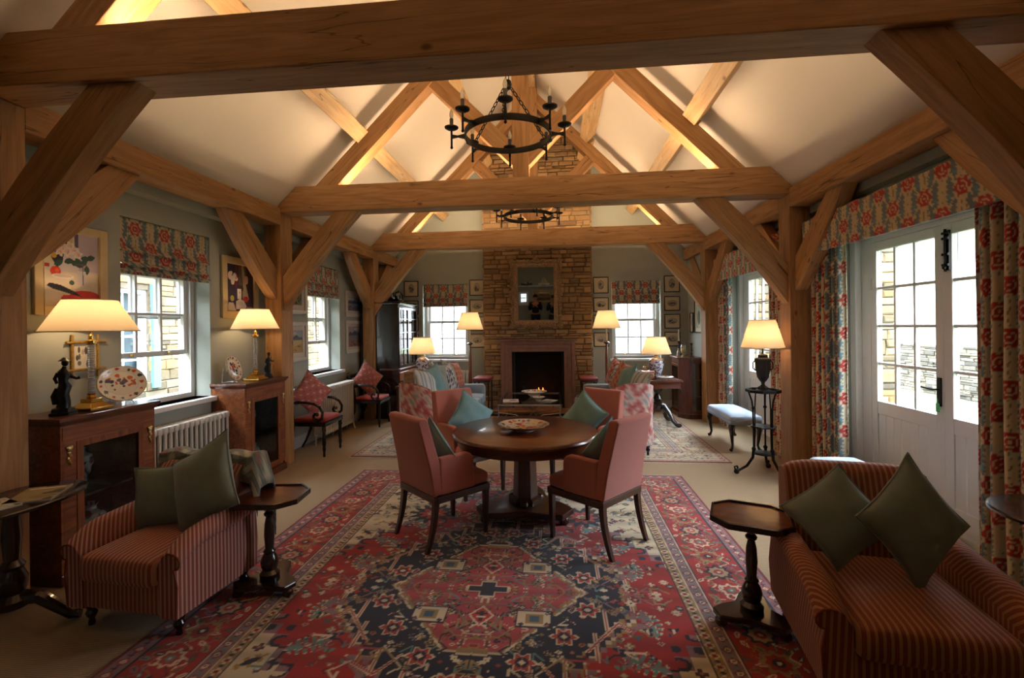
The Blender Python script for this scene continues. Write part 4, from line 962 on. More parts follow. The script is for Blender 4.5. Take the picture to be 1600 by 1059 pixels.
# ------------------------------------------------------------ striped club armchairs
def club_chair(label, loc, rz, w, d, sx, sy, hb=.82):
    t = thing('club_armchair', label, 'armchair', loc, rz); a = .13; y0, y1 = -d/2, d/2
    m = MB(); softbox(m, -w/2+.05, w/2-.05, y0+.01, y1-.02, .13, .30, .02); m.build('seat_base', sx, t)
    m = MB(); softbox(m, -w/2+a+.005, w/2-a-.005, y0-.035, y1-.16, .285, .43, .04, crown=.02); m.build('seat_cushion', sx, t)
    for s in (-1, 1):
        P = [(w/2-a, .13), (w/2-.03, .13), (w/2-.02, .30), (w/2-.035, .44)]
        for k in range(9): q = -PI*.25+k/8*PI*1.15; P.append((w/2-.055+.058*math.cos(q), .485+.055*math.sin(q)))
        P += [(w/2-a, .46)]; P = [(s*x, z) for x, z in P]
        m = MB(); n = 14; V = []; F = []
        for i in range(n+1):
            f = i/n; y = y0+.0+f*(d-.04); drop = -.07*max(0, 1-f*3.5)**2; fw = .0
            for (x, z) in P: V.append((x, y-(.03*(z-.3) if f < .01 else 0), .13+(z-.13)*(1+(drop+.04*f)/.4) if z > .3 else z))
        L = len(P)
        for i in range(n):
            for k in range(L): k2 = (k+1) % L; F.append((i*L+k, i*L+k2, (i+1)*L+k2, (i+1)*L+k))
        F += [tuple(range(L)), tuple(range(n*L, n*L+L))]
        m.add(V, F); arm = m.build('arm', sy, t, smooth=50)
        c = MB(); c.tube([tuple(V[k]) for k in range(1, L-3)], .005, 6); c.build('arm_piping', plain('rust_piping', '7d3a2e', .9), arm)
    m = MB(); n = 12; V = []; F = []; wb = w/2-.085
    prof = [(y1-.17, .30), (y1-.15, .55), (y1-.115, .74), (y1-.09, hb-.03), (y1-.06, hb), (y1-.02, hb+.005), (y1+.025, hb-.02), (y1+.02, .6), (y1, .3), (y1-.02, .13), (y1-.1, .13)]
    for i in range(n+1):
        f = i/n*2-1; rr = 1-.05*abs(f)**6
        for (y, z) in prof: V.append((wb*f, y+.02*abs(f)**4*(-1), .13+(z-.13)*(rr if z > .5 else 1)))
    L = len(prof)
    for i in range(n):
        for k in range(L): k2 = (k+1) % L; F.append((i*L+k, i*L+k2, (i+1)*L+k2, (i+1)*L+k))
    F += [tuple(range(L)), tuple(range(n*L, n*L+L))]
    m.add(V, F).build('backrest', sx, t, smooth=50)
    for sx_ in (-1, 1):
        for sy_ in (-1, 1): turned_leg(MB(), sx_*(w/2-.09), sy_*(d/2-.08), .135, .028).build('leg', EBON, t)
    return t
club_chair('rose striped club armchair at left holding grey green cushions and a floral throw', (-2.235, 2.545, .0), math.radians(-5), .74, .62, SL_X, SL_Y, .80)
club_chair('dark rust striped club armchair at the bottom right corner', (1.485, 2.33, .0), math.radians(-9), .82, .80, S_X, S_Y, .85)
cushion('plain grey green cushion at the back left of the left striped armchair', (-2.36, 2.64, .60), (math.radians(-14), math.radians(-4), .25), .36, .12, GREYV)
cushion('large grey green cushion standing on its corner in the left striped armchair', (-2.06, 2.58, .70), (math.radians(-20), math.radians(-30), -.1), .46, .15, GREYV)
cushion('grey green cushion on the left side of the bottom right armchair', (1.305, 2.36, .69), (math.radians(-18), math.radians(-40), -.10), .34, .13, GREYV)
cushion('grey green cushion on the right side of the bottom right armchair', (1.585, 2.29, .705), (math.radians(-20), math.radians(52), .0), .42, .14, GREYV)
# floral throw over the left armchair's back
def throw_pat(u, v):
    c = fill(u.shape, '7f8276'); a = np.sin(u*42+np.sin(v*30)*1.6)*np.sin(v*36+np.sin(u*25)*1.4)
    c[a > .25] = C3('4f5e5c'); c[(a > .6)] = C3('7d5a4c'); c[a < -.45] = C3('b0ad98'); c[np.abs(a+.2) < .06] = C3('5f6a5a'); return c
t = thing('floral_throw', 'grey floral fringed throw draped over the left striped armchair back', 'blanket', (-2.2, 2.83, .0), math.radians(-5))
s = np.linspace(0, 1, 60); x = np.linspace(-.33, .40, 70); S, X = np.meshgrid(s, x, indexing='ij')
L_ = S*.62; Z = np.where(L_ < .16, .66+L_, np.where(L_ < .28, .815+.012*np.sin((L_-.16)/.12*PI), .815-(L_-.28))); Yv = np.where(L_ < .16, -.09+.03*L_/.16, np.where(L_ < .28, -.06+(L_-.16)*1.05, .068+.02*(L_-.28)))
Z -= .20*np.clip((X-.345)/.055, 0, 1)**1.2; Z += .007*np.sin(X*31+S*8); Yv += .006*np.sin(X*27+S*5)
o_ = grid('throw_cloth', np.stack([X, Yv, Z], -1), throw_pat(X, L_), FABRIC, t, solid=.01)
m = MB(); _rg = random.Random(6)
for i in range(70):
    xx = -.33+i*.0104; m.tube([(xx, .078, .478), (xx+_rg.uniform(-.006, .006), .08, .45), (xx+_rg.uniform(-.01, .01), .08, .42)], .0022, 4)
o_ = m.build('fringe', plain('throw_fringe', '8d8f84', .95), t); o_['kind'] = 'stuff'

# ------------------------------------------------------------ pink dining armchairs and the round table
def dining_chair():
    t = thing('dining_armchair', '', 'chair', group='pink upholstered dining armchairs'); w, d = .50, .50
    m = MB(); softbox(m, -w/2+.01, w/2-.01, -d/2, d/2-.08, .385, .475, .03, crown=.02); m.build('seat', PINKH, t)
    prof = [(d/2-.085, .40), (d/2-.06, .60), (d/2+.03, .93), (d/2+.045, .945), (d/2+.095, .945), (d/2+.11, .93), (d/2+.035, .60), (d/2, .385)]
    m = MB(); V = []; F = []; n = 10
    for i in range(n+1):
        f = i/n*2-1
        for k, (y, z) in enumerate(prof): V.append(((w/2)*f*(1-.24*max(0, z-.45)), y, z))
    L = len(prof)
    for i in range(n):
        for k in range(L): k2 = (k+1) % L; F.append((i*L+k, i*L+k2, (i+1)*L+k2, (i+1)*L+k))
    F += [tuple(range(L)), tuple(range(n*L, n*L+L))]
    m.add(V, F).build('backrest', PINKH, t, bevel=.01, smooth=50)
    for s in (-1, 1):
        P = [(-.10, .385), (.20, .385), (.20, .655), (.0, .655)]+[(-.10+.07*(1-math.sin(a))-.0, .585+.07*math.cos(a)-.0) for a in [k*PI/12 for k in range(7)]][0:7]
        m = MB(); m.prism(P, 'x', s*(w/2-.055), s*(w/2)); m.build('arm', PINKH, t, bevel=.014, bseg=3, smooth=50)
    m = MB(); frame = MB()
    frame.box(-w/2, w/2, -d/2, -d/2+.03, .335, .385).box(-w/2, w/2, d/2-.03, d/2, .335, .385).box(-w/2, -w/2+.03, -d/2+.03, d/2-.03, .335, .385).box(w/2-.03, w/2, -d/2+.03, d/2-.03, .335, .385)
    frame.build('seat_rail', REDW, t, bevel=.004, smooth=0, grain=(1, 0, 0))
    for s in (-1, 1):
        MB().taper((s*(w/2-.03), -d/2+.025, 0), (.028, .028), (s*(w/2-.025), -d/2+.025, .385), (.045, .045)).build('leg', REDW, t, bevel=.004, smooth=0)
        m = MB()
        for k in range(8):
            f0, f1 = k/8, (k+1)/8; g = lambda f: d/2-.025+.075*(1-f)**2
            m.taper((s*(w/2-.027), g(f0), .385*f0), (.028+.014*f0,)*2, (s*(w/2-.027), g(f1), .385*f1), (.028+.014*f1,)*2)
        m.build('leg', REDW, t, smooth=50)
    return t
dc = dining_chair(); dc.location = (-.87, 3.61, .009); dc.rotation_euler = (0, 0, math.radians(137)); dc['label'] = 'pink dining armchair with its back to the camera at front left of the round table'
copy_tree(dc, None, 'pink dining armchair with its back to the camera at front right of the round table', (.275, 3.60, .009), math.radians(-130))
copy_tree(dc, None, 'pink dining armchair facing the camera at rear left of the round table', (-.84, 4.56, .009), math.radians(46))
copy_tree(dc, None, 'pink dining armchair facing the camera at rear right of the round table', (.27, 4.60, .009), math.radians(-39))
def in_chair(loc, rz, off, tilt, roll, label, s=.36, mat=TEALV):
    R = Matrix.Translation(loc) @ Matrix.Rotation(rz, 4, 'Z'); M = R @ Matrix.Translation(off) @ Matrix.Rotation(tilt, 4, 'X') @ Matrix.Rotation(roll, 4, 'Y')
    c = cushion(label, M.translation, M.to_euler()[:], s, .11, mat, group='duck egg blue cushions on the dining armchairs'); return c
in_chair((-.87, 3.61, 0), math.radians(137), (.0, .08, .685), math.radians(-16), math.radians(38), 'duck egg blue cushion leaning in the front left pink armchair')
in_chair((.275, 3.60, 0), math.radians(-130), (.0, .08, .685), math.radians(-16), math.radians(40), 'duck egg blue cushion leaning in the front right pink armchair')
in_chair((-.84, 4.56, 0), math.radians(46), (.06, .06, .70), math.radians(-20), math.radians(40), 'duck egg blue cushion in the rear left pink armchair', .40)
in_chair((.27, 4.60, 0), math.radians(-39), (-.06, .06, .70), math.radians(-20), math.radians(32), 'duck egg blue cushion in the rear right pink armchair', .40)

t = thing('round_table', 'round polished mahogany pedestal table in the centre of the room', 'table', (-.27, 4.0, .009))
MB().lathe([(.55, .665), (.605, .675), (.612, .69), (.605, .708), (.595, .715)], seg=72).build('tabletop', MAHO, t, grain=(1, 0, 0), smooth=40)
MB().lathe([(.555, .60), (.56, .605), (.56, .665)], seg=72).build('apron', MAHO, t, grain=(1, 0, 0))
MB().lathe([(.14, .10), (.14, .14), (.105, .16), (.09, .56), (.115, .60)], seg=6).build('pedestal', REDW, t, smooth=0, bevel=.004)
P = []
for k in range(3):
    a = PI/2+k*2*PI/3; P.append((.42*math.cos(a-.22), .42*math.sin(a-.22))); P.append((.42*math.cos(a+.22), .42*math.sin(a+.22)))
    for q in range(1, 6): b = a+.22+(2*PI/3-.44)*q/6; r_ = .42-.20*math.sin(PI*q/6); P.append((r_*math.cos(b), r_*math.sin(b)))
MB().prism(P, 'z', .06, .105).build('platform_base', REDW, t, smooth=0, bevel=.008, grain=(1, 0, 0))
for k in range(3):
    a = PI/2+k*2*PI/3; MB().lathe([(.03, 0), (.042, .02), (.04, .045), (.028, .062)], (.37*math.cos(a), .37*math.sin(a), 0), 16).build('bun_foot', REDW, t)
    a += PI/3; MB().ball((.135*math.cos(a), .135*math.sin(a), .125), (.035, .035, .03)).build('carved_scroll', REDW, t)
TABZ = .724
def imari(c_): pass
def dish_col(P, cols, k=8, ground='d8d2c4', seed=1):
    x, y, z = P[..., 0], P[..., 1], P[..., 2]; r = np.hypot(x, y); a = np.arctan2(y, x); R = r.max(); c = fill(r.shape, ground); rg = random.Random(seed)
    for i in range(k*3):
        aa = 2*PI*i/(k*3)+rg.uniform(-.1, .1); rr = R*(.84 if i % 3 else .80); m = np.hypot(x-rr*math.cos(aa), y-rr*math.sin(aa)) < R*rg.uniform(.05, .10); c[m] = C3(cols[i % len(cols)])
    for i in range(26):
        aa = rg.uniform(0, 6.3); rr = rg.uniform(0, R*.58); m = np.hypot(x-rr*math.cos(aa), (y-rr*math.sin(aa))) < R*rg.uniform(.04, .13); c[m] = C3(rg.choice(cols))
    c[(r > R*.97)] = C3('a08a68'); c[(np.abs(r-R*.66) < R*.012)] = C3('7d6f5c'); return c
def dish(name, label, cat, loc, prof, cols, rot=0, seed=1, ground='d8d2c4', scal=0):
    n = 120; rr = np.array([p[0] for p in prof]); zz = np.array([p[1] for p in prof]); q = np.linspace(0, len(prof)-1, 50); r = np.interp(q, range(len(prof)), rr); z = np.interp(q, range(len(prof)), zz)
    a = np.linspace(0, 2*PI, n, endpoint=False); A, R = np.meshgrid(a, r); Z = np.repeat(z[:, None], n, 1); R = R*(1+scal*np.abs(np.sin(A*8))*(Z > z.max()*.5))
    P = np.stack([R*np.cos(A), R*np.sin(A), Z], -1)
    t = thing(name, label, cat, loc, rot); cc = dish_col(P, cols, seed=seed, ground=ground)
    half = np.arange(50) < 50*(.46); cc[half] = C3(ground)*.95                   # plain underside
    grid('glazed_bowl', P, cc, CHINA, t, closeu=True); MB().lathe([(prof[1][0]*.8, 0), (prof[1][0]*.85, .012)], seg=32).build('foot_ring', plain('glazed_white_china', 'dcdad2', .15, coat=.5), t)
    return t
IM = ['a8352a', '2c3558', 'b5714a', '8c3a34', 'c9a56a', '3d4a52']
dish('china_bowl', 'large shallow red and blue patterned china dish on the round table', 'bowl', (-.275, 3.96, TABZ), [(.02, .012), (.10, .012), (.15, .025), (.205, .05), (.212, .056), (.205, .056), (.15, .034), (.09, .018), (.001, .017)], IM, seed=3, scal=.02, ground='bfb09a')

# ------------------------------------------------------------ small octagonal pedestal tables
def octagon(w, d, c): return [(-w/2+c, -d/2), (w/2-c, -d/2), (w/2, -d/2+c), (w/2, d/2-c), (w/2-c, d/2), (-w/2+c, d/2), (-w/2, d/2-c), (-w/2, -d/2+c)]
def oct_table(label, loc, rz, w=.40, d=.34, h=.575, mat=DARKW, top=MAHO, bz=.009):
    t = thing('octagonal_side_table', label, 'side table', (loc[0], loc[1], bz), rz)
    MB().prism(octagon(w, d, .085), 'z', h-.022, h-.006).build('tabletop', top, t, smooth=0, bevel=.004, grain=(1, 0, 0))
    m = MB(); O = octagon(w+.012, d+.012, .088); I = octagon(w-.012, d-.012, .082); n = 8
    V = [(*p, h-.026) for p in O]+[(*p, h+.003) for p in O]+[(*p, h+.003) for p in I]+[(*p, h-.026) for p in I]
    m.add(V, [(a*8+k, a*8+(k+1) % 8, ((a+1) % 4)*8+(k+1) % 8, ((a+1) % 4)*8+k) for a in range(4) for k in range(8)]); m.build('raised_rim', mat, t, smooth=0)
    MB().lathe([(.055, .07), (.058, .10), (.04, .12), (.048, .14), (.052, .17), (.042, .20), (.030, .22), (.036, .23), (.024, .25), (.030, .33), (.026, .40), (.018, .44), (.028, .45), (.030, .46), (.018, .475), (.020, .51), (.03, .545), (.034, h-.025)], seg=24).build('turned_column', mat, t)
    P = []
    for k in range(3):
        a = PI/2+k*2*PI/3
        for b in (-.2, .2): P.append((.20*math.cos(a+b), .20*math.sin(a+b)))
        for q in range(1, 6): b = a+.2+(2*PI/3-.4)*q/6; r_ = .20-.10*math.sin(PI*q/6); P.append((r_*math.cos(b), r_*math.sin(b)))
    MB().prism(P, 'z', .045, .075).build('platform_base', mat, t, smooth=0, bevel=.006)
    for k in range(3):
        a = PI/2+k*2*PI/3; MB().lathe([(.02, 0), (.032, .015), (.03, .035), (.018, .048)], (.17*math.cos(a), .17*math.sin(a), 0), 14).build('bun_foot', mat, t)
    return t
oct_table('small dark octagonal side table beside the left striped armchair, lamplight on top', (-1.76, 2.74, 0), math.radians(6), .42, .36, .575)
oct_table('small dark octagonal side table left of the bottom right armchair', (1.02, 2.63, 0), math.radians(-20), .38, .36, .575)

def magazine(label, loc, rz, w, h, bg, seed, tilt=0):
    rg = random.Random(seed); c = Canvas(w, h, .006, bg)
    for _ in range(7): c.ell(rg.uniform(-w/2, w/2), rg.uniform(-h/2, h/2), rg.uniform(.02, .07), rg.uniform(.01, .05), rg.choice(['8a7a4c', '5d5a48', 'b09a6c', '4a4038', 'c9c0ac', '8c8478']))
    c.rect(-w/2+.02, w/2-.02, h/2-.05, h/2-.03, 'd8d4c8')
    t = thing('magazine', label, 'magazine', loc, rz)
    grid('cover', np.stack([c.x, c.y, np.full(c.x.shape, .0085)], -1), c.c, PAPER, t); MB().box(-w/2, w/2, -h/2, h/2, 0, .008).build('pages', plain('magazine_pages', 'cfcabd', .8), t, smooth=0)
    return t
def tripod_table(label, loc, rz, rx, ry, h, name='pedestal_table'):
    t = thing(name, label, 'side table', loc, rz)
    MB().lathe([(rx-.02, h-.025), (rx, h-.018), (rx, h-.006), (rx-.008, h)], seg=56, sq=ry/rx).build('tabletop', DARKW, t, grain=(1, 0, 0))
    MB().lathe([(.07, .12), (.075, .16), (.05, .19), (.06, .22), (.065, .27), (.045, .32), (.055, .34), (.035, .37), (.042, .50), (.036, .60), (.05, h-.06), (.10, h-.025)], seg=24).build('turned_column', DARKW, t)
    for k in range(3):
        a = k*2*PI/3+.4; m = MB(); m.tube([(r_*math.cos(a), r_*math.sin(a), z_) for r_, z_ in ((.04, .16), (.12, .15), (.20, .08), (.26, .03), (.30, .025))], [.04, .036, .03, .026, .024], 10); m.build('leg', DARKW, t)
    return t
tripod_table('dark pedestal table with magazines in front of the oak post at the left edge', (-2.93, 2.27, 0), 0, .24, .36, .69)
magazine('magazine with brown picture cover on the left edge pedestal table', (-2.87, 2.36, .69), .5, .20, .27, '9a8c68', 1)
magazine('pale magazine lying under the brown one on the left edge table', (-2.94, 2.12, .69), -.35, .21, .28, 'cfcbc0', 2)
tripod_table('round dark pedestal table with a magazine at the right edge', (2.36, 2.42, 0), 0, .29, .29, .70)
magazine('open magazine with pale pages on the right edge round table', (2.36, 2.40, .70), -.3, .28, .21, 'b8a898', 3)

# ------------------------------------------------------------ lamps
LBULB = plain('lit_lamp_bulb', 'fff0d0', .5, emit='ffb870', es=1)
def lamp_bulb(parent, z, power=18, r=.028):
    MB().ball((0, 0, z), (r, r, r*1.3), 12, 8).build('bulb', bulbmat(power), parent)
_bm = {}
def bulbmat(p):
    if p not in _bm: _bm[p] = plain('lit_bulb', 'fff0d0', .5, emit='ffcf98', es=p*.26)
    return _bm[p]
def lampshade(parent, z0, z1, r0, r1, bulb=330):
    n = 64; m = MB(); V = []; F = []
    V = [(r0*math.cos(2*PI*k/n), r0*math.sin(2*PI*k/n), z0) for k in range(n)]+[(r1*math.cos(2*PI*k/n), r1*math.sin(2*PI*k/n), z1) for k in range(n)]
    m.add(V, [(k, (k+1) % n, n+(k+1) % n, n+k) for k in range(n)]); s = m.build('lamp_shade', SHADE, parent)
    b = MB()
    for r_, z_ in ((r0, z0), (r1, z1)): b.tube([(r_*math.cos(2*PI*k/48), r_*math.sin(2*PI*k/48), z_) for k in range(48)], .004, 5, closed=True)
    b.build('shade_trim', plain('shade_binding', 'd9cbb0', .8), s)
    c = MB()
    for k in range(3): a = k*2*PI/3; c.tube([(0, 0, z1-.02), (r1*.98*math.cos(a), r1*.98*math.sin(a), z1-.012)], .002, 4)
    c.tube([(0, 0, z0-.03), (0, 0, z1-.02)], .006, 6); c.build('shade_carrier', BRASS, s)
    MB().ball((0, 0, z0+(z1-z0)*.42), (.03, .03, .04), 12, 8).build('bulb', bulbmat(bulb), s)
def crystal_lamp(label, loc, zs0, zs1, r0, r1):
    t = thing('table_lamp', label, 'lamp', loc)
    m = MB(); m.box(-.085, .085, -.085, .085, 0, .018); m.taper((0, 0, .018), (.15, .15), (0, 0, .05), (.09, .09)); m.box(-.042, .042, -.042, .042, .05, .075); m.build('stepped_brass_base', BRASS, t, bevel=.003, smooth=0)
    MB().lathe([(.024, .075), (.028, .085), (.022, .10), (.026, .11)], seg=20).build('lower_collar', BRASS, t)
    zt = zs0-loc[2]; m = MB(); n = 22
    prof = []
    for i in range(n*4+1):
        f = i/(n*4); prof.append((.019+.0025*math.cos(i*PI/2), .11+f*(zt-.20)))
    m.lathe(prof, seg=20); m.build('ribbed_glass_column', CRYS, t)
    MB().lathe([(.022, zt-.09), (.034, zt-.08), (.034, zt-.065), (.016, zt-.055), (.016, zt-.03), (.008, zt-.02), (.008, zt-.01)], seg=20).build('capital', BRASS, t)
    lampshade(t, zt, zs1-loc[2], r0, r1); return t
crystal_lamp('lit lamp with glass column and wide cream shade on the nearest side cabinet', (-3.20, 2.97, 1.056), 1.595, 1.81, .272, .15)
crystal_lamp('lit lamp with glass column and cream shade on the second side cabinet', (-3.19, 4.76, 1.056), 1.598, 1.805, .235, .135)
BLUEW = CHINA
def jar_lamp(label, loc, zs0, zs1, r0, r1, seed):
    t = thing('table_lamp', label, 'lamp', loc); H = zs0-loc[2]; k = (H-.04)/.36; n = 90
    prof = [(.055, 0), (.06, .01), (.062, .03), (.085, .10), (.11, .18), (.118, .24), (.108, .29), (.075, .325), (.05, .335), (.048, .36)]
    q = np.linspace(0, len(prof)-1, 70); r = np.interp(q, range(len(prof)), [p[0] for p in prof]); z = np.interp(q, range(len(prof)), [p[1] for p in prof])*k
    a = np.linspace(0, 2*PI, n, endpoint=False); A, R = np.meshgrid(a, r); Z = np.repeat(z[:, None], n, 1)
    c = fill(A.shape, 'c9ccd0'); f = np.sin(A*5+seed+np.sin(Z*60)*1.3)*np.sin(Z*75/k+np.sin(A*7)*1.2)
    c[f > .1] = C3('3f4a70'); c[(f > .55)] = C3('7d4a48'); c[np.abs(f+.3) < .1] = C3('5f6a8c'); c[Z > .325*k] = C3('c9b59a'); c[np.abs(Z-.30*k) < .008] = C3('a06a4c')
    grid('painted_jar', np.stack([R*np.cos(A), R*np.sin(A), Z], -1), c, CHINA, t, closeu=True)
    MB().lathe([(.03, .36*k), (.03, .375*k), (.008, .38*k), (.008, H+.05)], seg=16).build('brass_neck', BRASS, t)
    MB().lathe([(.07, -.0), (.075, .004), (.06, .008)], seg=32).build('lamp_plinth', DARKW, t)
    lampshade(t, H, zs1-loc[2], r0, r1, 280); return t

# ------------------------------------------------------------ glazed side cabinets on the left wall (local: front is -y)
def side_cabinet(label, loc, rz, w=.70, d=.36, h=1.05):
    t = thing('side_cabinet', label, 'cabinet', loc, rz, None)
    m = MB(); m.box(-w/2, -w/2+.02, 0, d, .07, h-.03); m.box(w/2-.02, w/2, 0, d, .07, h-.03); m.box(-w/2+.02, w/2-.02, d-.015, d, .07, h-.03)
    m.box(-w/2+.02, w/2-.02, .02, d-.015, .07, .10); m.box(-w/2+.02, w/2-.02, .0, d-.015, h-.16, h-.03)
    m.box(-w/2+.02, -w/2+.10, 0, .022, .10, h-.16); m.box(w/2-.10, w/2-.02, 0, .022, .10, h-.16)
    m.build('carcass', WALN, t, smooth=0, bevel=.003, grain=(1, 0, 0))
    MB().box(-w/2-.012, w/2+.012, -.012, d, 0, .07).build('plinth', MAHO, t, smooth=0, bevel=.006, grain=(1, 0, 0))
    m = MB(); m.box(-w/2-.028, w/2+.028, -.028, d, h-.022, h+.002); m.taper((0, d/2, h-.05), (w+.01, d+.01), (0, d/2-.01, h-.022), (w+.045, d+.03)); m.build('moulded_top', MAHO, t, smooth=0, bevel=.004, grain=(1, 0, 0))
    MB().box(-w/2+.01, w/2-.01, -.006, .0, h-.14, h-.06).build('frieze', WALN, t, smooth=0, grain=(1, 0, 0))
    for s in (-1, 1):
        m = MB(); x = s*(w/2-.05)
        m.ball((x, -.006, h-.20), (.016, .012, .022), 10, 7)
        for q in range(5): m.ball((x+.008*math.sin(q*2.1), -.005, h-.225-q*.018), (.013-.0018*q, .009, .011), 8, 6)
        m.ball((x-.012, -.006, h-.19), (.012, .008, .01), 8, 6); m.ball((x+.012, -.006, h-.19), (.012, .008, .01), 8, 6); m.build('gilt_mount', ORMO, t)
    dd = MB(); x0, x1 = -w/2+.10, w/2-.10; frame_rect(dd, x0, x1, .10, h-.16, .045, -.004, .018); dr = dd.build('door', WALN, t, smooth=0, bevel=.003, grain=(0, 0, 1))
    MB().box(x0+.045, x1-.045, .006, .009, .145, h-.205).build('door_glass', GLASS2, dr, smooth=0)
    MB().cbox((x1-.02, -.006, .52), (.01, .006, .04)).build('escutcheon', BRASS, dr, smooth=0)
    MB().box(-w/2+.02, w/2-.02, .03, d-.015, .50, .515).build('shelf', DARKW, t, smooth=0)
    MB().box(-w/2+.021, w/2-.021, d-.018, d-.0155, .10, h-.16).build('lining', plain('dark_cabinet_lining', '15181a', .8), t, smooth=0)
    return t
XF = -3.085
side_cabinet('walnut side cabinet with glazed door and gilt mounts beside the nearest left window', (XF, 3.01, 0), PI/2)
side_cabinet('walnut side cabinet with glazed door standing against the middle oak post', (XF, 4.78, 0), PI/2)
VDARK = CHINA
def vase(label, loc, h, r, seed, name='china_vase', ground='8f97a0', ink='2c3452', third='5f3a38'):
    t = thing(name, label, 'vase', loc); n = 48
    prof = [(.4, 0), (.45, .03), (.35, .1), (.7, .35), (1, .62), (.9, .8), (.45, .88), (.4, .93), (.55, 1.0)]
    q = np.linspace(0, 8, 50); R_ = np.interp(q, range(9), [p[0]*r for p in prof]); z = np.interp(q, range(9), [p[1]*h for p in prof]); a = np.linspace(0, 2*PI, n, endpoint=False); A, R = np.meshgrid(a, R_); Z = np.repeat(z[:, None], n, 1)
    c = fill(A.shape, ground); f = np.sin(A*4+seed+np.sin(Z*50))*np.sin(Z*60+seed+np.sin(A*5)); c[f > .15] = C3(ink); c[f > .6] = C3(third)
    grid('painted_body', np.stack([R*np.cos(A), R*np.sin(A), Z], -1), c, CHINA, t, closeu=True); MB().lathe([(r*.4, 0), (r*.42, .004)], seg=24).build('foot', plain('glazed_white_china', 'dcdad2', .15, coat=.5), t); return t
vase('dark blue and white vase on the shelf inside the nearest side cabinet', (-3.22, 2.90, .515), .30, .075, 1)
vase('blue and white jar on the floor of the nearest side cabinet', (-3.24, 2.98, .10), .30, .10, 2)
vase('blue and white vase on the shelf inside the second side cabinet', (-3.22, 4.70, .515), .28, .06, 3)
vase('white and blue jar on the floor of the second side cabinet', (-3.24, 4.76, .10), .28, .09, 4)
# figures in bronze
def figurine(label, loc, rz, h, base=.06):
    t = thing('bronze_figurine', label, 'figurine', loc, rz); k = h/.27
    MB().lathe([(base, 0), (base, .015), (base*.85, .02), (base*.8, .04), (base*.6, .045)], seg=8).build('plinth', BRONZE, t, smooth=0)
    m = MB()
    m.tube([(x*k, y*k, .045+z*k) for x, y, z in ((.0, .0, .0), (.004, 0, .03), (-.006, 0, .07), (.008, 0, .11), (.0, 0, .135), (.004, 0, .165), (.0, 0, .185), (.004, 0, .20), (.006, -.002, .21))], [v*k for v in (.030, .026, .030, .027, .019, .025, .022, .010, .009)], 12)
    m.tube([(x*k, y*k, .045+z*k) for x, y, z in ((.02, 0, .178), (.035, -.004, .155), (.05, -.012, .145), (.062, -.018, .150))], [.009*k, .008*k, .007*k, .009*k], 8)
    m.tube([(x*k, y*k, .045+z*k) for x, y, z in ((-.02, 0, .178), (-.032, .004, .15), (-.024, .0, .125))], [.009*k, .008*k, .007*k], 8)
    m.tube([(x*k, y*k, .045+z*k) for x, y, z in ((-.02, .004, .10), (-.032, .008, .06), (-.028, .01, .02))], [.012*k, .016*k, .012*k], 8)
    m.build('draped_body', BRONZE, t); m = MB(); m.ball((.007*k, -.003*k, .045+.228*k), (.0145*k, .015*k, .018*k), 12, 8); m.lathe([(.028*k, 0), (.014*k, .012*k), (.008*k, .018*k)], (.008*k, 0, .045+.238*k), 14); m.build('head_with_bonnet', BRONZE, t); return t
figurine('dark bronze figure of a woman holding out her apron on the nearest side cabinet', (-3.21, 2.79, 1.053), 1.2, .345, .075)
figurine('slender bronze classical figure beside the second cabinet lamp', (-3.19, 4.98, 1.053), 1.2, .25, .05)
def plate_on_stand(label, loc, rz, r, sq, seed):
    t = thing('display_plate', label, 'plate', loc, rz); n = 90
    rr = np.concatenate([np.linspace(.001, r*.6, 30), np.linspace(r*.62, r, 30)]); a = np.linspace(0, 2*PI, n, endpoint=False); A, R = np.meshgrid(a, rr)
    dep = np.where(R > r*.66, -.014*((R-r*.66)/(r*.34)), .0)+0*R; X = R*np.cos(A); Zz = R*np.sin(A)*sq
    P2 = np.stack([X, Zz/sq, 0*X], -1); c = dish_col(P2, ['a83a28', '2a3050', 'b5522e', '3b3f58'], 5, 'd9d8cc', seed); ti = .28
    P = np.stack([X, dep*1.0+(Zz)*math.sin(ti)-.0, Zz*math.cos(ti)+r*sq+.01], -1)
    g = grid('painted_plate', P, c, CHINA, t, closeu=True, solid=.006)
    m = MB()
    for s in (-1, 1): m.tube([(s*.05, -.07, .003), (s*.05, -.045, .02), (s*.05, -.03, .012), (s*.05, .08, .003), (s*.035, .075, .14)], .004, 6)
    m.build('clear_plate_stand', CRYS, t); return t
plate_on_stand('oval china plate with red and blue flowers on the nearest side cabinet', (-3.27, 3.27, 1.053), math.radians(62), .155, .88, 5)
plate_on_stand('china plate seen edge-on at the left end of the second side cabinet', (-3.30, 4.55, 1.053), math.radians(100), .15, .9, 6)

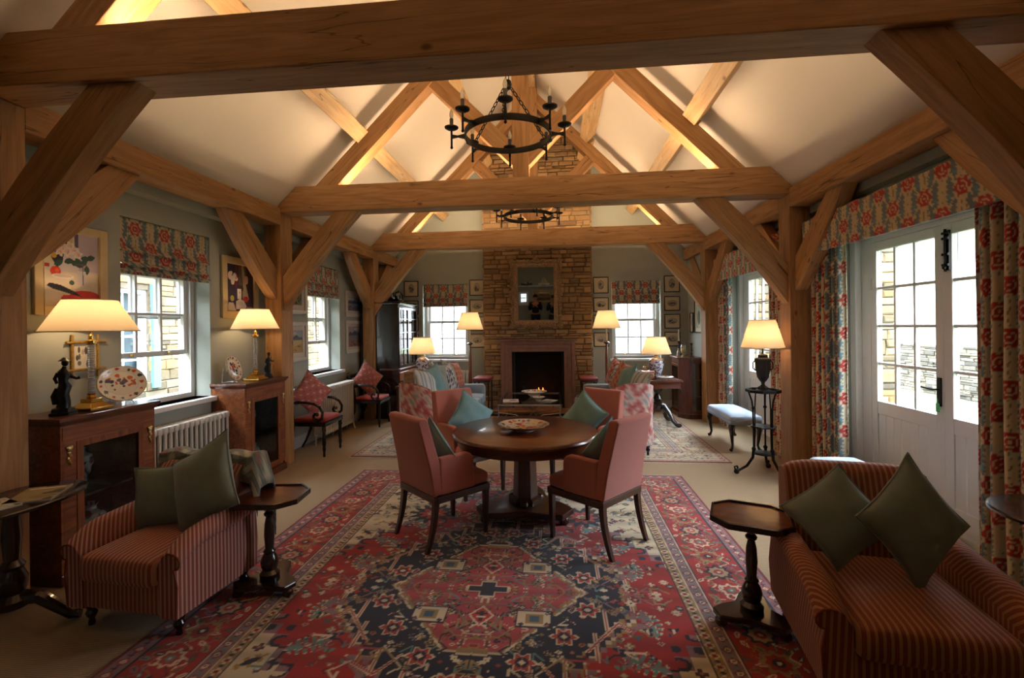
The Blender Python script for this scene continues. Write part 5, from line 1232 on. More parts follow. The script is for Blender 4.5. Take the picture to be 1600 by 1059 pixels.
# ------------------------------------------------------------ radiators (local: x along, -y out)
def radiator(label, loc, rz, n, h, dz=.10, depth=.14, pitch=.058):
    t = thing('column_radiator', label, 'radiator', loc, rz); Wd = n*pitch; sec = None
    for i in range(n):
        x = -Wd/2+(i+.5)*pitch
        if sec is None:
            m = MB()
            for y in (-depth+.02, -depth/2, -.02):
                m.tube([(0, y, dz+.03), (0, y, h-.035)], .0145, 8)
            for z in (dz+.03, h-.03): softbox(m, -.027, .027, -depth, 0, z-.032, z+.032, .02)
            sec = m.build('section', RADW, t, loc=(x, 0, 0)); first = sec
        else:
            s = first.copy(); COL.objects.link(s); s.parent = t; s.location = (x, 0, 0)
    for i in (0, n//2, n-1):
        x = -Wd/2+(i+.5)*pitch
        for y in (-depth+.01, -.02): MB().tube([(x, y, dz+.01), (x, y-.012, .05), (x, y-.03 if y < -.05 else y+.005, .008)], [.013, .010, .014], 8).build('foot', RADW, t)
    MB().tube([(-Wd/2-.05, -depth/2, .0), (-Wd/2-.05, -depth/2, dz+.03), (-Wd/2, -depth/2, dz+.03)], .009, 8).ball((-Wd/2-.05, -depth/2, dz+.03), .018).build('valve_pipe', RADW, t)
    return t
RADW = plain('cream_white_radiator_enamel', 'd9d6cc', .4)
radiator('white column radiator under the nearest left window', (WL+.06, 3.98, 0), PI/2, 18, .78)
radiator('white column radiator under the second left window', (WL+.12, 6.72, 0), PI/2, 18, .77)
radiator('white radiator under the far window left of the chimney', (-2.1, WB-.03, 0), 0, 14, .74)
radiator('white radiator under the far window right of the chimney', (1.50, WB-.03, 0), 0, 14, .74)
# ------------------------------------------------------------ black regency carver chairs (front is -y)
def pat_small(u, v):
    c = fill(u.shape, 'a5625e'); a = np.sin(u*105)*np.sin(v*105)*np.sign(np.sin(u*52.5)*np.sin(v*52.5)); c[a > .62] = C3('c9a79c'); c[a < -.75] = C3('8a4a48'); return c
def carver():
    t = thing('carver_chair', '', 'chair', group='black scroll-arm chairs along the left wall'); w, d = .50, .46
    m = MB(); m.box(-w/2, w/2, -d/2, -d/2+.04, .38, .43).box(-w/2, w/2, d/2-.04, d/2, .38, .43).box(-w/2, -w/2+.04, -d/2, d/2, .38, .43).box(w/2-.04, w/2, -d/2, d/2, .38, .43); m.build('seat_rail', EBON, t, bevel=.006, smooth=0)
    m = MB(); softbox(m, -w/2+.03, w/2-.03, -d/2+.02, d/2-.03, .42, .475, .022, crown=.02); m.build('seat', REDV, t)
    for s in (-1, 1):
        MB().lathe([(.012, 0), (.017, .02), (.014, .05), (.022, .10), (.018, .13), (.024, .16), (.02, .30), (.026, .33), (.022, .36), (.026, .39)], (s*(w/2-.03), -d/2+.03, 0), 14).build('leg', EBON, t)
        MB().tube([(s*(w/2-.03), d/2-.03, .40), (s*(w/2-.03), d/2-.02, .25), (s*(w/2-.02), d/2+.05, .10), (s*(w/2-.02), d/2+.11, .0)], [.024, .02, .016, .014], 8).build('leg', EBON, t)
        MB().tube([(s*(w/2-.03), d/2-.03, .41), (s*(w/2-.03), d/2-.01, .60), (s*(w/2-.03), d/2+.05, .80), (s*(w/2-.03), d/2+.09, .87)], [.022, .02, .017, .015], 8).build('back_stile', EBON, t)
        A = [(.20, .66), (.12, .68), (.0, .675), (-.10, .66), (-.17, .62), (-.205, .56), (-.20, .49), (-.15, .45), (-.10, .47), (-.085, .51), (-.105, .54), (-.13, .53)]
        pts = []
        for i in range(len(A)-1):
            for q in range(3): f = q/3; pts.append((A[i][0]*(1-f)+A[i+1][0]*f, A[i][1]*(1-f)+A[i+1][1]*f))
        pts.append(A[-1]); P = [(s*(w/2+.0+.015*math.sin(i/len(pts)*PI)), y, z) for i, (y, z) in enumerate(pts)]
        m = MB(); m.tube(P, [.017]*(len(P)-1)+[.017], 8); m.ball(P[-1], .024, 10, 7); m.build('scroll_arm', EBON, t)
    for z, h in ((.80, .09), (.62, .035)):
        MB().tube([(-w/2+.03, d/2+.0+(z-.6)*.35, z), (-w/4, d/2+.03+(z-.6)*.35, z), (w/4, d/2+.03+(z-.6)*.35, z), (w/2-.03, d/2+(z-.6)*.35, z)], h/2.6, 8).build('back_rail', EBON, t)
    return t
cv = carver(); cv.location = (-3.07, 5.83, 0); cv.rotation_euler = (0, 0, PI/2); cv['label'] = 'black scroll-arm chair with red seat nearer the camera along the left wall'
copy_tree(cv, None, 'black scroll-arm chair with red seat beside the tall bookcase', (-3.02, 7.55, 0), PI/2)
PC = dict(mat=colmat('small_print_cotton', .9, 200, .1), fn=pat_small, group='pink cushions on the black chairs')
cushion('pink dotted cushion on its corner in the nearer black scroll-arm chair', (-3.13, 5.80, .76), (math.radians(-14), math.radians(42), math.radians(52)), .45, .12, **PC)
cushion('pink dotted cushion on its corner in the black chair beside the bookcase', (-3.08, 7.52, .76), (math.radians(-14), math.radians(42), math.radians(52)), .45, .12, **PC)

# ------------------------------------------------------------ tall bookcase (front is -y)
t = thing('glazed_bookcase', 'tall dark bookcase with glazed upper doors against the left wall near the corner', 'bookcase', (-2.72, 8.56, 0), PI/2)
w, d, H = 1.12, .68, 2.0
m = MB(); m.box(-w/2, -w/2+.03, .0, d, .08, H); m.box(w/2-.03, w/2, 0, d, .08, H); m.box(-w/2+.03, w/2-.03, d-.02, d, .08, H); m.box(-w/2+.03, w/2-.03, 0, d-.02, H-.04, H); m.box(-w/2+.03, w/2-.03, 0, d-.02, .80, .86); m.box(-w/2+.03, w/2-.03, 0, d-.02, .08, .12)
m.build('carcass', DARKW, t, smooth=0, bevel=.004)
MB().box(-w/2-.02, w/2+.02, -.02, d, 0, .08).build('plinth', DARKW, t, smooth=0, bevel=.008)
MB().box(-w/2-.03, w/2+.03, -.04, d, H, H+.05).build('cornice', DARKW, t, smooth=0, bevel=.012)
MB().box(-w/2-.01, w/2+.01, -.03, d*.5, .84, .87).build('waist_moulding', MAHO, t, smooth=0, bevel=.006)
for k in range(2):
    x0 = -w/2+.03+k*(w/2-.03); x1 = x0+w/2-.03
    m = MB(); frame_rect(m, x0, x1, .88, H-.05, .045, -.012, .012)
    m.box((x0+x1)/2-.008, (x0+x1)/2+.008, -.008, .008, .925, H-.095)
    for z in (1.2, 1.5, 1.74): m.box(x0+.045, x1-.045, -.007, .007, z-.008, z+.008)
    g = m.build('glazed_door', DARKW, t, smooth=0); MB().box(x0+.045, x1-.045, .002, .005, .925, H-.095).build('door_glass', GLASS, g, smooth=0)
    m = MB(); frame_rect(m, x0, x1, .12, .80, .06, -.012, .012); m.box(x0+.06, x1-.06, -.004, .01, .18, .74); l = m.build('cupboard_door', WALN, t, smooth=0, bevel=.003, grain=(0, 0, 1))
    MB().ball((x1-.03 if k == 0 else x0+.03, -.025, .5), .012).build('knob', BRASS, l)
for z in (1.2, 1.5, 1.74): MB().box(-w/2+.03, w/2-.03, .05, d-.02, z, z+.015).build('shelf', DARKW, t, smooth=0)
_rg = random.Random(8)
for zi, z in enumerate((.862, 1.217, 1.517)):
    x = 8.05
    k = 0
    while x < 9.02:
        bw = _rg.uniform(.028, .05); bh = _rg.uniform(.17, .23)
        o = MB().box(-.10, .10, 0, bw, 0, bh).box(-.103, -.09, 0, bw, 0, bh).build('book', plain('book_cloth_%d' % _rg.randint(0, 5), _rg.choice(['5a2a20', '2f3f38', '6b5a3a', '3a3048', '7a4a2c', '8c8470']), .7) , smooth=0, loc=(-2.95, x, z+.001))
        tag(o, 'book standing on the %s inside the tall glazed bookcase' % ('lower shelf', 'middle shelf', 'upper shelf')[zi], 'book', 'books on the %s shelf of the glazed bookcase' % ('lower', 'middle', 'upper')[zi]); x += bw+.002; k += 1
DGL = plain('dark_lead_glass', '1a1d1f', .12, coat=.6)
for i, (yy, xx, h, r, lb) in enumerate(((8.2, -2.95, .26, .10, 'large dark glass cloche jar nearest the camera on top of the bookcase'), (8.45, -2.90, .20, .08, 'second dark glass jar on top of the bookcase'), (8.72, -2.95, .24, .09, 'dark glass jar farthest from the camera on top of the bookcase'))):
    t = thing('glass_jar', lb, 'jar', (xx, yy, 2.05)); MB().lathe([(r*.7, 0), (r, .05), (r, h*.6), (r*.6, h*.8), (r*.4, h*.85)], seg=24).build('jar_body', DGL, t); MB().lathe([(r*.45, h*.85), (r*.4, h*.9), (.012, h*.93), (.02, h*.97), (.002, h)], seg=20).build('lid', DGL, t)

# ------------------------------------------------------------ sofas facing each other across the fireplace rug (front is -y)
def sofa(label, loc, rz, w=1.9, d=.88):
    t = thing('sofa', label, 'sofa', loc, rz)
    m = MB(); softbox(m, -w/2+.03, w/2-.03, -d/2+.03, d/2-.03, .12, .32, .03); m.build('seat_base', BLUEG, t)
    for k in range(3):
        x0 = -w/2+.17+k*(w-.34)/3; m = MB(); softbox(m, x0+.003, x0+(w-.34)/3-.003, -d/2, d/2-.22, .31, .45, .045, crown=.02); m.build('seat_cushion', BLUEG, t)
    m = MB(); softbox(m, -w/2+.05, w/2-.05, d/2-.24, d/2, .30, .80, .08); m.build('backrest', BLUEG, t)
    for s in (-1, 1):
        m = MB(); softbox(m, min(s*(w/2-.17), s*w/2), max(s*(w/2-.17), s*w/2), -d/2+.02, d/2-.04, .12, .60, .06); m.build('arm', BLUEG, t)
        for y in (-1, 1): turned_leg(MB(), s*(w/2-.1), y*(d/2-.08), .125, .028).build('leg', EBON, t)
    return t
sofa('grey blue sofa lined with cushions left of the fireplace, facing the glass coffee table', (-1.62, 7.27, .009), PI/2, 1.72, .86)
sofa('grey blue sofa lined with cushions right of the fireplace, facing the glass coffee table', (.86, 7.27, .009), -PI/2, 1.72, .86)
def pat_toile(u, v):
    c = fill(u.shape, 'bfc0bd'); a = np.sin(u*40+np.sin(v*38)*2)*np.sin(v*44+np.sin(u*30)*2); c[a > .25] = C3('4d566c'); c[a > .7] = C3('2f3850'); return c
def pat_rose(u, v):
    c = fill(u.shape, 'c9a79c'); a = np.sin(u*36+np.sin(v*28)*2)*np.sin(v*33+np.sin(u*31)*2); c[a > .2] = C3('b05a5a'); c[a > .7] = C3('96353a'); c[a < -.6] = C3('8fa09a'); return c
def pat_weave(u, v):
    c = fill(u.shape, '8f9a90'); a = np.sin(u*120)*np.sin(v*120); c[a > .2] = C3('a3aca0'); return c
def pat_check(u, v):
    c = fill(u.shape, 'a5604c'); a = (np.sin(u*70) > .5) | (np.sin(v*70) > .5); c[a] = C3('c28a70'); return c
def pat_stripe(u, v):
    c = fill(u.shape, 'cfd2cd'); c[np.sin(u*90) > .3] = C3('7f9aa5'); return c
PRT = colmat('printed_cushion_cotton', .9, 200, .1)
pats = {'toile': (pat_toile, 'blue toile'), 'rose': (pat_rose, 'rose floral'), 'weave': (pat_weave, 'grey green weave'), 'check': (pat_check, 'terracotta check'), 'stripe': (pat_stripe, 'pale blue stripe'), 'teal': (None, 'plain duck egg')}
def sofa_cushions(seq, X, ys, face, side):
    for i, (k, y) in enumerate(zip(seq, ys)):
        fn, nm = pats[k]; pos = ('nearest the camera', 'second', 'third', 'fourth', 'fifth', 'sixth', 'seventh')[i]
        cushion('%s cushion, %s along the %s sofa' % (nm, pos if i else 'the one '+pos, side), (X[i], y+.12, .78+.03*(i % 2)), (math.radians(-18), math.radians((9, -12, 30, 6, -8, 14, 4)[i]), face+math.radians((25, 18, 12, 20, 8, 14, 6)[i])*(-1 if face > 0 else 1)), .46, .15, TEALV if fn is None else PRT, fn, n=16)
sofa_cushions(['stripe', 'teal', 'rose', 'weave', 'toile', 'weave', 'check'], [-1.78, -1.72, -1.72, -1.74, -1.66, -1.72, -1.66], [6.28, 6.48, 6.68, 6.92, 7.14, 7.44, 7.72], PI/2, 'left')
sofa_cushions(['stripe', 'teal', 'check', 'rose', 'toile', 'rose'], [1.06, .96, .92, .98, .92, .94], [6.30, 6.52, 6.74, 7.0, 7.3, 7.65], -PI/2, 'right')

# ------------------------------------------------------------ floral wing chairs behind the dining chairs (front is -y)
def pat_flor(u, v):
    c = fill(u.shape, 'cfb4ac'); a = np.sin(u*24+np.sin(v*31)*1.1)*np.sin(v*22+np.sin(u*27)*1.2)+.3*np.sin(u*83+v*20)*np.sin(v*77); c[a > .05] = C3('b87572'); c[a > .6] = C3('a8504f'); c[a < -.75] = C3('93a09c'); c[np.abs(a+.3) < .06] = C3('d3c5b8'); return c
FLR = colmat('rose_floral_linen', .9, 200, .15)
def wing_chair(label, loc, rz):
    t = thing('floral_armchair', label, 'armchair', loc, rz); w, d = .66, .64; n = 30; hgt = .89
    a = np.linspace(-1, 1, 61); z = np.linspace(0, 1, 24); A, Z = np.meshgrid(a, z)
    th = A*PI*.86/1.0; ex = .85                                       # horseshoe plan, wings drop forward
    px = np.sign(np.sin(th))*np.abs(np.sin(th))**ex*w/2; py = np.sign(np.cos(th))*np.abs(np.cos(th))**ex*d/2
    top = .54+(hgt-.54)*np.sqrt(np.clip(1-(np.abs(A)/.64)**2, 0, 1))
    outer = np.stack([px*(1+.03*Z), py*(1+.06*Z), .14+(top-.14)*Z], -1); inner = outer*np.array([.80, .80, 1]); inner[..., 2] = outer[..., 2][::-1]; inner = inner[::-1].copy(); inner[..., :2] = outer[::-1][..., :2]*.80
    P = np.concatenate([outer, inner]); u = np.concatenate([A*.9, A*.9]); v = P[..., 2]
    o = grid('wrapped_back', P, pat_flor(u, v), FLR, t)
    m = MB(); softbox(m, -w/2+.06, w/2-.06, -d/2-.02, d/2-.06, .14, .34, .04); paint(m.build('seat_base', FLR, t), lambda c: pat_flor(c[:, 0]+c[:, 2], c[:, 1]+c[:, 2]))
    m = MB(); softbox(m, -w/2+.07, w/2-.07, -d/2-.03, d/2-.12, .33, .46, .04, crown=.02); paint(m.build('seat_cushion', FLR, t), lambda c: pat_flor(c[:, 0], c[:, 1]))
    for s in (-1, 1):
        for y in (-1, 1): turned_leg(MB(), s*(w/2-.12), y*(d/2-.12), .145, .026).build('leg', EBON, t)
    return t
wing_chair('rose floral armchair behind the rear left pink armchair', (-1.66, 5.98, .009), math.radians(143))
wing_chair('rose floral armchair behind the rear right pink armchair', (.83, 6.0, .009), math.radians(-158))

# ------------------------------------------------------------ coffee table and what stands on it
t = thing('coffee_table', 'glass topped coffee table with steel frame before the fire', 'coffee table', (-.40, 7.60, .009))
w, d, h = .94, 1.25, .43; m = MB(); frame_rect(m, -w/2, w/2, -d/2, d/2, .02, 0, 0)
m = MB(); m.box(-w/2, w/2, -d/2, -d/2+.03, h-.03, h); m.box(-w/2, w/2, d/2-.03, d/2, h-.03, h); m.box(-w/2, -w/2+.03, -d/2, d/2, h-.03, h); m.box(w/2-.03, w/2, -d/2, d/2, h-.03, h); m.build('top_frame', STEEL, t, bevel=.002, smooth=0)
MB().box(-w/2+.02, w/2-.02, -d/2+.02, d/2-.02, h-.012, h-.004).build('glass_top', GLASS, t, smooth=0)
for sx_ in (-1, 1):
    for sy_ in (-1, 1):
        x, y = sx_*(w/2-.015), sy_*(d/2-.015); MB().tube([(x, y, h-.02), (x, y, .05), (x+sx_*.03, y, .01)], .010, 8).ball((x+sx_*.03, y, .014), .014).build('leg', STEEL, t)
for sy_ in (-1, 1):
    y = sy_*(d/2-.015); m = MB()
    for sx_ in (-1, 1): m.tube([(sx_*(w/2-.02), y, .30), (sx_*.2, y, .27), (sx_*.08, y, .20), (0, y, .10), (-sx_*.06, y, .03)], .006, 6)
    m.build('crossed_stretcher', STEEL, t)
CT = .009+.427
dish('china_bowl', 'wide white and red china dish at the back of the coffee table', 'bowl', (-.36, 7.75, CT), [(.02, .012), (.08, .012), (.12, .05), (.21, .085), (.215, .09), (.205, .088), (.12, .055), (.07, .02), (.001, .018)], IM, seed=7)
dish('china_bowl', 'small red and white china bowl at the middle of the coffee table', 'bowl', (-.28, 7.38, CT), [(.02, .012), (.05, .012), (.08, .04), (.11, .05), (.112, .053), (.105, .052), (.07, .035), (.04, .018), (.001, .017)], IM, seed=8)
magazine('stack of pale pink magazines on the left of the coffee table', (-.70, 7.28, CT), .1, .24, .30, 'b9a3a0', 5)
magazine('blue grey magazine on the right side of the coffee table', (-.13, 7.30, CT), -.5, .20, .26, '6f8294', 6)

# ------------------------------------------------------------ club fender seats and hearth things
LEATH = plain('oxblood_leather', '7a2420', .45, noise=.1, nscale=20)
t = thing('club_fender', 'club fender with two small red leather corner seats around the hearth', 'fender', (CX, 8.42, 0))
for s, xc in ((-1, -.96), (1, .93)):
    m = MB(); softbox(m, xc-.16, xc+.16, -.13, .40, .625, .675, .022); m.build('seat_pad', LEATH, t)
    MB().box(xc-.15, xc+.15, -.12, .39, .605, .628).build('seat_board', DARKW, t, smooth=0)
    for (x, y) in ((xc-.12, -.09), (xc+.12, -.09), (xc-.12, .36), (xc+.12, .36)): MB().lathe([(.012, 0), (.014, .2), (.010, .3), (.014, .6)], (x, y, .0), 10).build('upright', BRONZE, t)
MB().tube([(-.82, -.09, .09), (.80, -.09, .09)], .012, 8).build('front_rail', BRASS, t); MB().box(-1.1, 1.08, -.12, -.06, 0, .05).build('fender_base', DARKW, t, smooth=0, bevel=.006)
t = thing('glass_jar', 'small clear glass jar standing right of the hearth', 'jar', (.36, 8.10, 0)); MB().lathe([(.05, .0), (.06, .02), (.06, .34), (.045, .38)], seg=24).build('jar_body', CRYS, t); MB().lathe([(.05, .38), (.05, .41), (.02, .43)], seg=24).build('lid', STEEL, t)

# ------------------------------------------------------------ floor lamps
def floor_lamp(label, loc):
    t = thing('floor_lamp', label, 'floor lamp', loc)
    MB().lathe([(.15, 0), (.15, .02), (.13, .035), (.05, .05), (.03, .09)], seg=6).build('base', OAKL, t, smooth=0)
    MB().lathe([(.030, .09), (.034, .2), (.030, .5), (.026, 1.0), (.020, 1.20), (.018, 1.25)], seg=8).build('tapered_pole', WALN, t, smooth=0)
    MB().lathe([(.018, 1.25), (.05, 1.27), (.055, 1.285), (.03, 1.30), (.028, 1.31)], seg=20).build('candle_pan', DARKW, t)
    MB().lathe([(.014, 1.31), (.014, 1.52)], seg=12).build('candle_tube', plain('ivory_candle_tube', 'd9cfb0', .6), t)
    lampshade(t, 1.535, 1.85, .25, .15, 300); return t
floor_lamp('lit floor lamp with cream shade left of the chimney breast', (-1.57, 8.60, 0))
floor_lamp('lit floor lamp with cream shade right of the chimney breast', (.905, 8.60, 0))

# ------------------------------------------------------------ end tables with jar lamps
t = thing('end_table', 'dark square lamp table behind the left sofa', 'side table', (-2.33, 8.05, 0)); w = .60
MB().box(-w/2, w/2, -.25, .25, .66, .69).build('tabletop', DARKW, t, smooth=0, bevel=.006, grain=(1, 0, 0)); MB().box(-w/2+.03, w/2-.03, -.22, .22, .57, .66).build('frieze', DARKW, t, smooth=0)
for x in (-1, 1):
    for y in (-1, 1): MB().lathe([(.014, 0), (.02, .05), (.016, .1), (.024, .5), (.026, .58)], (x*(w/2-.05), y*.2, 0), 12).build('leg', DARKW, t)
jar_lamp('lit lamp with blue and white china jar base on the left end table', (-2.33, 8.12, .69), 1.13, 1.412, .235, .155, 1)
dish('china_bowl', 'blue and white china bowl on the left end table', 'bowl', (-2.32, 7.90, .69), [(.02, .01), (.06, .01), (.11, .06), (.13, .09), (.13, .094), (.122, .09), (.10, .06), (.05, .018), (.001, .015)], ['3f4a70', '5f6a8c', '7d8aa0'], seed=9)
t = thing('carved_pedestal_table', 'dark table on carved tripod legs behind the right sofa', 'side table', (1.60, 7.72, 0), .08)
MB().prism(octagon(.66, .52, .03), 'z', .70, .73).build('tabletop', MAHO, t, smooth=0, bevel=.006, grain=(1, 0, 0)); MB().box(-.29, .29, -.22, .22, .60, .70).build('frieze', MAHO, t, smooth=0, bevel=.004, grain=(1, 0, 0))
MB().lathe([(.06, .22), (.09, .26), (.10, .32), (.05, .38), (.07, .42), (.04, .50), (.08, .58), (.12, .60)], seg=20).build('pedestal', DARKW, t)
for k in range(4):
    a = PI/4+k*PI/2; MB().tube([(r_*math.cos(a), r_*math.sin(a), z_) for r_, z_ in ((.05, .30), (.12, .31), (.19, .22), (.25, .10), (.31, .045), (.36, .035), (.385, .05))], [.045, .045, .038, .032, .028, .034, .02], 10).build('scroll_leg', DARKW, t)
for (x, y) in ((-.29, -.22), (.29, -.22), (.29, .22), (-.29, .22)): MB().lathe([(.006, .54), (.02, .56), (.016, .60)], (x, y, 0), 10).build('drop_finial', DARKW, t)
jar_lamp('lit lamp with blue and white china jar base on the carved right table', (1.60, 7.80, .73), 1.127, 1.39, .235, .145, 4)
dish('china_bowl', 'blue and white china bowl in front of the right jar lamp', 'bowl', (1.68, 7.56, .73), [(.02, .01), (.05, .01), (.10, .035), (.13, .05), (.13, .054), (.122, .05), (.09, .036), (.04, .018), (.001, .015)], ['3f4a70', '5f6a8c', '2c3452'], seed=10)
def box_thing(name, label, cat, loc, rz, dims, mat, lid=None):
    t = thing(name, label, cat, loc, rz); x, y, z = dims; MB().box(-x/2, x/2, -y/2, y/2, 0, z*.72).build('body', mat, t, smooth=0, bevel=.004, grain=(1, 0, 0)); MB().box(-x/2-.004, x/2+.004, -y/2-.004, y/2+.004, z*.73, z).build('lid', lid or mat, t, smooth=0, bevel=.006, grain=(1, 0, 0)); MB().cbox((0, -y/2-.006, z*.68), (.02, .01, .02)).build('clasp', BRASS, t, smooth=0); return t
for s, X, nm in ((-1, -2.19, 'left'),):
    t = thing('console_table', 'narrow console table hidden behind the %s sofa back' % nm, 'console table', (X, 7.15, 0)); 
    MB().box(-.11, .11, -.56 if s < 0 else -.26, .56 if s < 0 else .26, .72, .745).build('tabletop', MAHO, t, smooth=0, grain=(0, 1, 0))
    for y in ((-.52, .52) if s < 0 else (-.22, .22)):
        for x in (-.08, .08): MB().box(x-.015, x+.015, y-.015, y+.015, 0, .72).build('leg', MAHO, t, smooth=0)
def photo_frame(label, loc, rz, w, h):
    t = thing('photo_frame', label, 'photo frame', loc, (math.radians(-14), 0, rz)); m = MB(); frame_rect(m, -w/2, w/2, 0, h, .018, -.006, .006); m.build('frame', STEEL, t, smooth=0, bevel=.002)
    MB().box(-w/2+.018, w/2-.018, -.002, .002, .018, h-.018).build('photograph', plain('sepia_photograph', '8a7a60', .5, noise=.4, nscale=18), t, smooth=0); MB().prism([(.004, h*.7), (.004, 0), (.07, .0)], 'x', -.008, .008).build('strut', STEEL, t, smooth=0)
photo_frame('silver photo frame on the console behind the left sofa, the nearer one', (-2.14, 6.75, .745), .5, .16, .20)
photo_frame('silver photo frame on the console behind the left sofa, the farther one', (-2.15, 7.25, .745), .3, .15, .19)
box_thing('wooden_box', 'light brown lidded wooden box on the carved table left of its jar lamp', 'box', (1.40, 7.60, .73), math.radians(30), (.22, .14, .14), WALN)
box_thing('wooden_box', 'dark lidded box at the far end of the console behind the left sofa', 'box', (-2.15, 7.62, .745), math.radians(-30), (.20, .13, .12), MAHO)
vase('white china vase with spiral shape beside the left jar lamp', (-2.12, 7.92, .69), .33, .05, 5, 'china_vase', 'd8cfc0', 'c9b7a4', 'b08a7c')
vase('pale slim vase between the wooden box and the right jar lamp', (1.44, 7.84, .73), .22, .055, 6, 'china_vase', 'b0a27c', 'a08c60', 'c9bc98')

# ------------------------------------------------------------ far right cabinet and silver
t = thing('glazed_cabinet', 'dark mahogany cabinet with glazed door under the far right prints', 'cabinet', (2.095, 8.63, 0), -PI/2)
w, d, h = .80, .37, 1.03
pl = [(-w/2, d), (-w/2, .14), (-w/2+.14, 0), (w/2-.14, 0), (w/2, .14), (w/2, d)]
MB().prism([(-w/2-.03, d), (-w/2-.03, .12), (-w/2+.13, -.03), (w/2-.13, -.03), (w/2+.03, .12), (w/2+.03, d)], 'z', 0, .08).build('plinth', MAHO, t, smooth=0, bevel=.006)
MB().prism([(-w/2-.03, d), (-w/2-.03, .12), (-w/2+.13, -.03), (w/2-.13, -.03), (w/2+.03, .12), (w/2+.03, d)], 'z', h-.03, h).build('top', MAHO, t, smooth=0, bevel=.008)
m = MB(); m.prism([(-w/2, d), (-w/2, .14), (-w/2+.14, 0), (-w/2+.16, 0), (-w/2+.16, d)], 'z', .08, h-.03); m.prism([(w/2, d), (w/2, .14), (w/2-.14, 0), (w/2-.16, 0), (w/2-.16, d)], 'z', .08, h-.03)
m.box(-w/2+.16, w/2-.16, 0, d, h-.12, h-.03).box(-w/2+.16, w/2-.16, d-.02, d, .08, h-.12); m.build('carcass', MAHO, t, smooth=0, bevel=.003, grain=(0, 0, 1))
m = MB(); frame_rect(m, -w/2+.16, w/2-.16, .10, h-.13, .04, -.006, .014); g = m.build('door', MAHO, t, smooth=0, bevel=.003); MB().box(-w/2+.2, w/2-.2, .002, .005, .14, h-.17).build('door_glass', GLASS2, g, smooth=0)
m = MB(); m.box(w/2, w/2+.008, .15, .18, .10, h-.05).box(w/2, w/2+.008, d-.04, d-.005, .10, h-.05).box(w/2, w/2+.008, .18, d-.04, .10, .14).box(w/2, w/2+.008, .18, d-.04, h-.10, h-.05).box(w/2, w/2+.006, .18, d-.04, .36, .375).box(w/2, w/2+.006, .18, d-.04, .64, .655); m.build('side_glazing_bars', MAHO, t, smooth=0)
MB().box(w/2+.001, w/2+.003, .18, d-.04, .14, h-.10).build('side_glass', plain('dark_reflective_glass', '2a2622', .06, coat=1), t, smooth=0)
for z in (.36, .64): MB().box(-w/2+.16, w/2-.16, .02, d-.02, z, z+.012).build('shelf', DARKW, t, smooth=0)
for i, (z, yy, lb) in enumerate(((.652, 8.55, 'china jar on the top shelf inside the far right cabinet'), (.372, 8.55, 'china jar on the middle shelf inside the far right cabinet'), (.08, 8.55, 'china jar on the floor of the far right cabinet'))):
    vase(lb, (2.27, yy, z), .2, .075, 20+i, 'china_jar', 'b9b3a4', '6f5a50', '4c5668')
def candlestick(label, loc, h, mat, candle=True, name='candlestick'):
    t = thing(name, label, 'candlestick', loc); MB().lathe([(.045, 0), (.045, .01), (.02, .02), (.012, .04), (.02, .06), (.010, .08), (.014, h*.5), (.010, h*.8), (.02, h*.9), (.022, h)], seg=18).build('stem', mat, t)
    if candle: MB().lathe([(.010, h), (.010, h+.20), (.003, h+.205)], seg=12).build('candle', plain('ivory_wax', 'e0d8bc', .6), t)
candlestick('tall candlestick with pale candle on the far right cabinet', (2.22, 8.85, 1.03), .26, BRONZE)
candlestick('dark candlestick without a candle nearest the oak post on the far right cabinet', (2.30, 8.34, 1.03), .24, BRONZE, False)
def goblet(label, loc, h, r, mat, cat='goblet', name='silver_goblet'):
    t = thing(name, label, cat, loc); MB().lathe([(r*.8, 0), (r*.8, .008), (r*.2, .02), (r*.15, h*.4), (r*.8, h*.55), (r, h*.8), (r*.85, h), (r*.8, h), (r*.9, h*.8), (r*.7, h*.58), (.002, h*.5)], seg=20).build('cup', mat, t); MB().tube([(r*.9, 0, h*.9), (r*1.5, 0, h*.85), (r*1.4, 0, h*.65), (r*.85, 0, h*.62)], .004, 6).build('handle', mat, t)
goblet('silver jug in the middle of the far right cabinet top', (2.24, 8.62, 1.03), .20, .045, STEEL, 'jug', 'silver_jug')
goblet('gilt cup beside the silver jug on the far right cabinet', (2.20, 8.50, 1.03), .14, .035, ORMO)
t = thing('white_figurine', 'small white china figure at the far end of the right cabinet top', 'figurine', (2.18, 8.74, 1.03)); MB().lathe([(.03, 0), (.03, .01), (.022, .02), (.026, .05), (.018, .09), (.008, .10)], seg=16).build('body', plain('white_bisque', 'd8d4c8', .5), t); MB().ball((0, 0, .115), .016).build('head', plain('white_bisque', 'd8d4c8', .5), t)

# ------------------------------------------------------------ blue stools, iron stand with urn lamp
def pat_blue(u, v):
    c = fill(u.shape, '8fa5bd'); a = np.sin(u*160)*np.sin(v*160); c[a > .1] = C3('b5c2d0'); return c
BLS = colmat('blue_woven_stool_cloth', .9, 150, .1)
def stool():
    t = thing('upholstered_stool', '', 'stool', group='blue upholstered stools along the glazed doors'); w, d = .40, .92
    m = MB(); softbox(m, -w/2, w/2, -d/2, d/2, .33, .45, .045, crown=.035); paint(m.build('seat_pad', BLS, t), lambda c: pat_blue(c[:, 0]+c[:, 2], c[:, 1]))
    for sx_ in (-1, 1):
        for sy_ in (-1, 1):
            x, y = sx_*(w/2-.05), sy_*(d/2-.06); MB().tube([(x, y, .34), (x+sx_*.02, y+sy_*.02, .28), (x+sx_*.01, y+sy_*.01, .18), (x-sx_*.0, y, .08), (x+sx_*.015, y+sy_*.015, .03), (x+sx_*.03, y+sy_*.03, .022)], [.035, .032, .022, .015, .018, .022], 10).build('cabriole_leg', EBON, t)
    return t
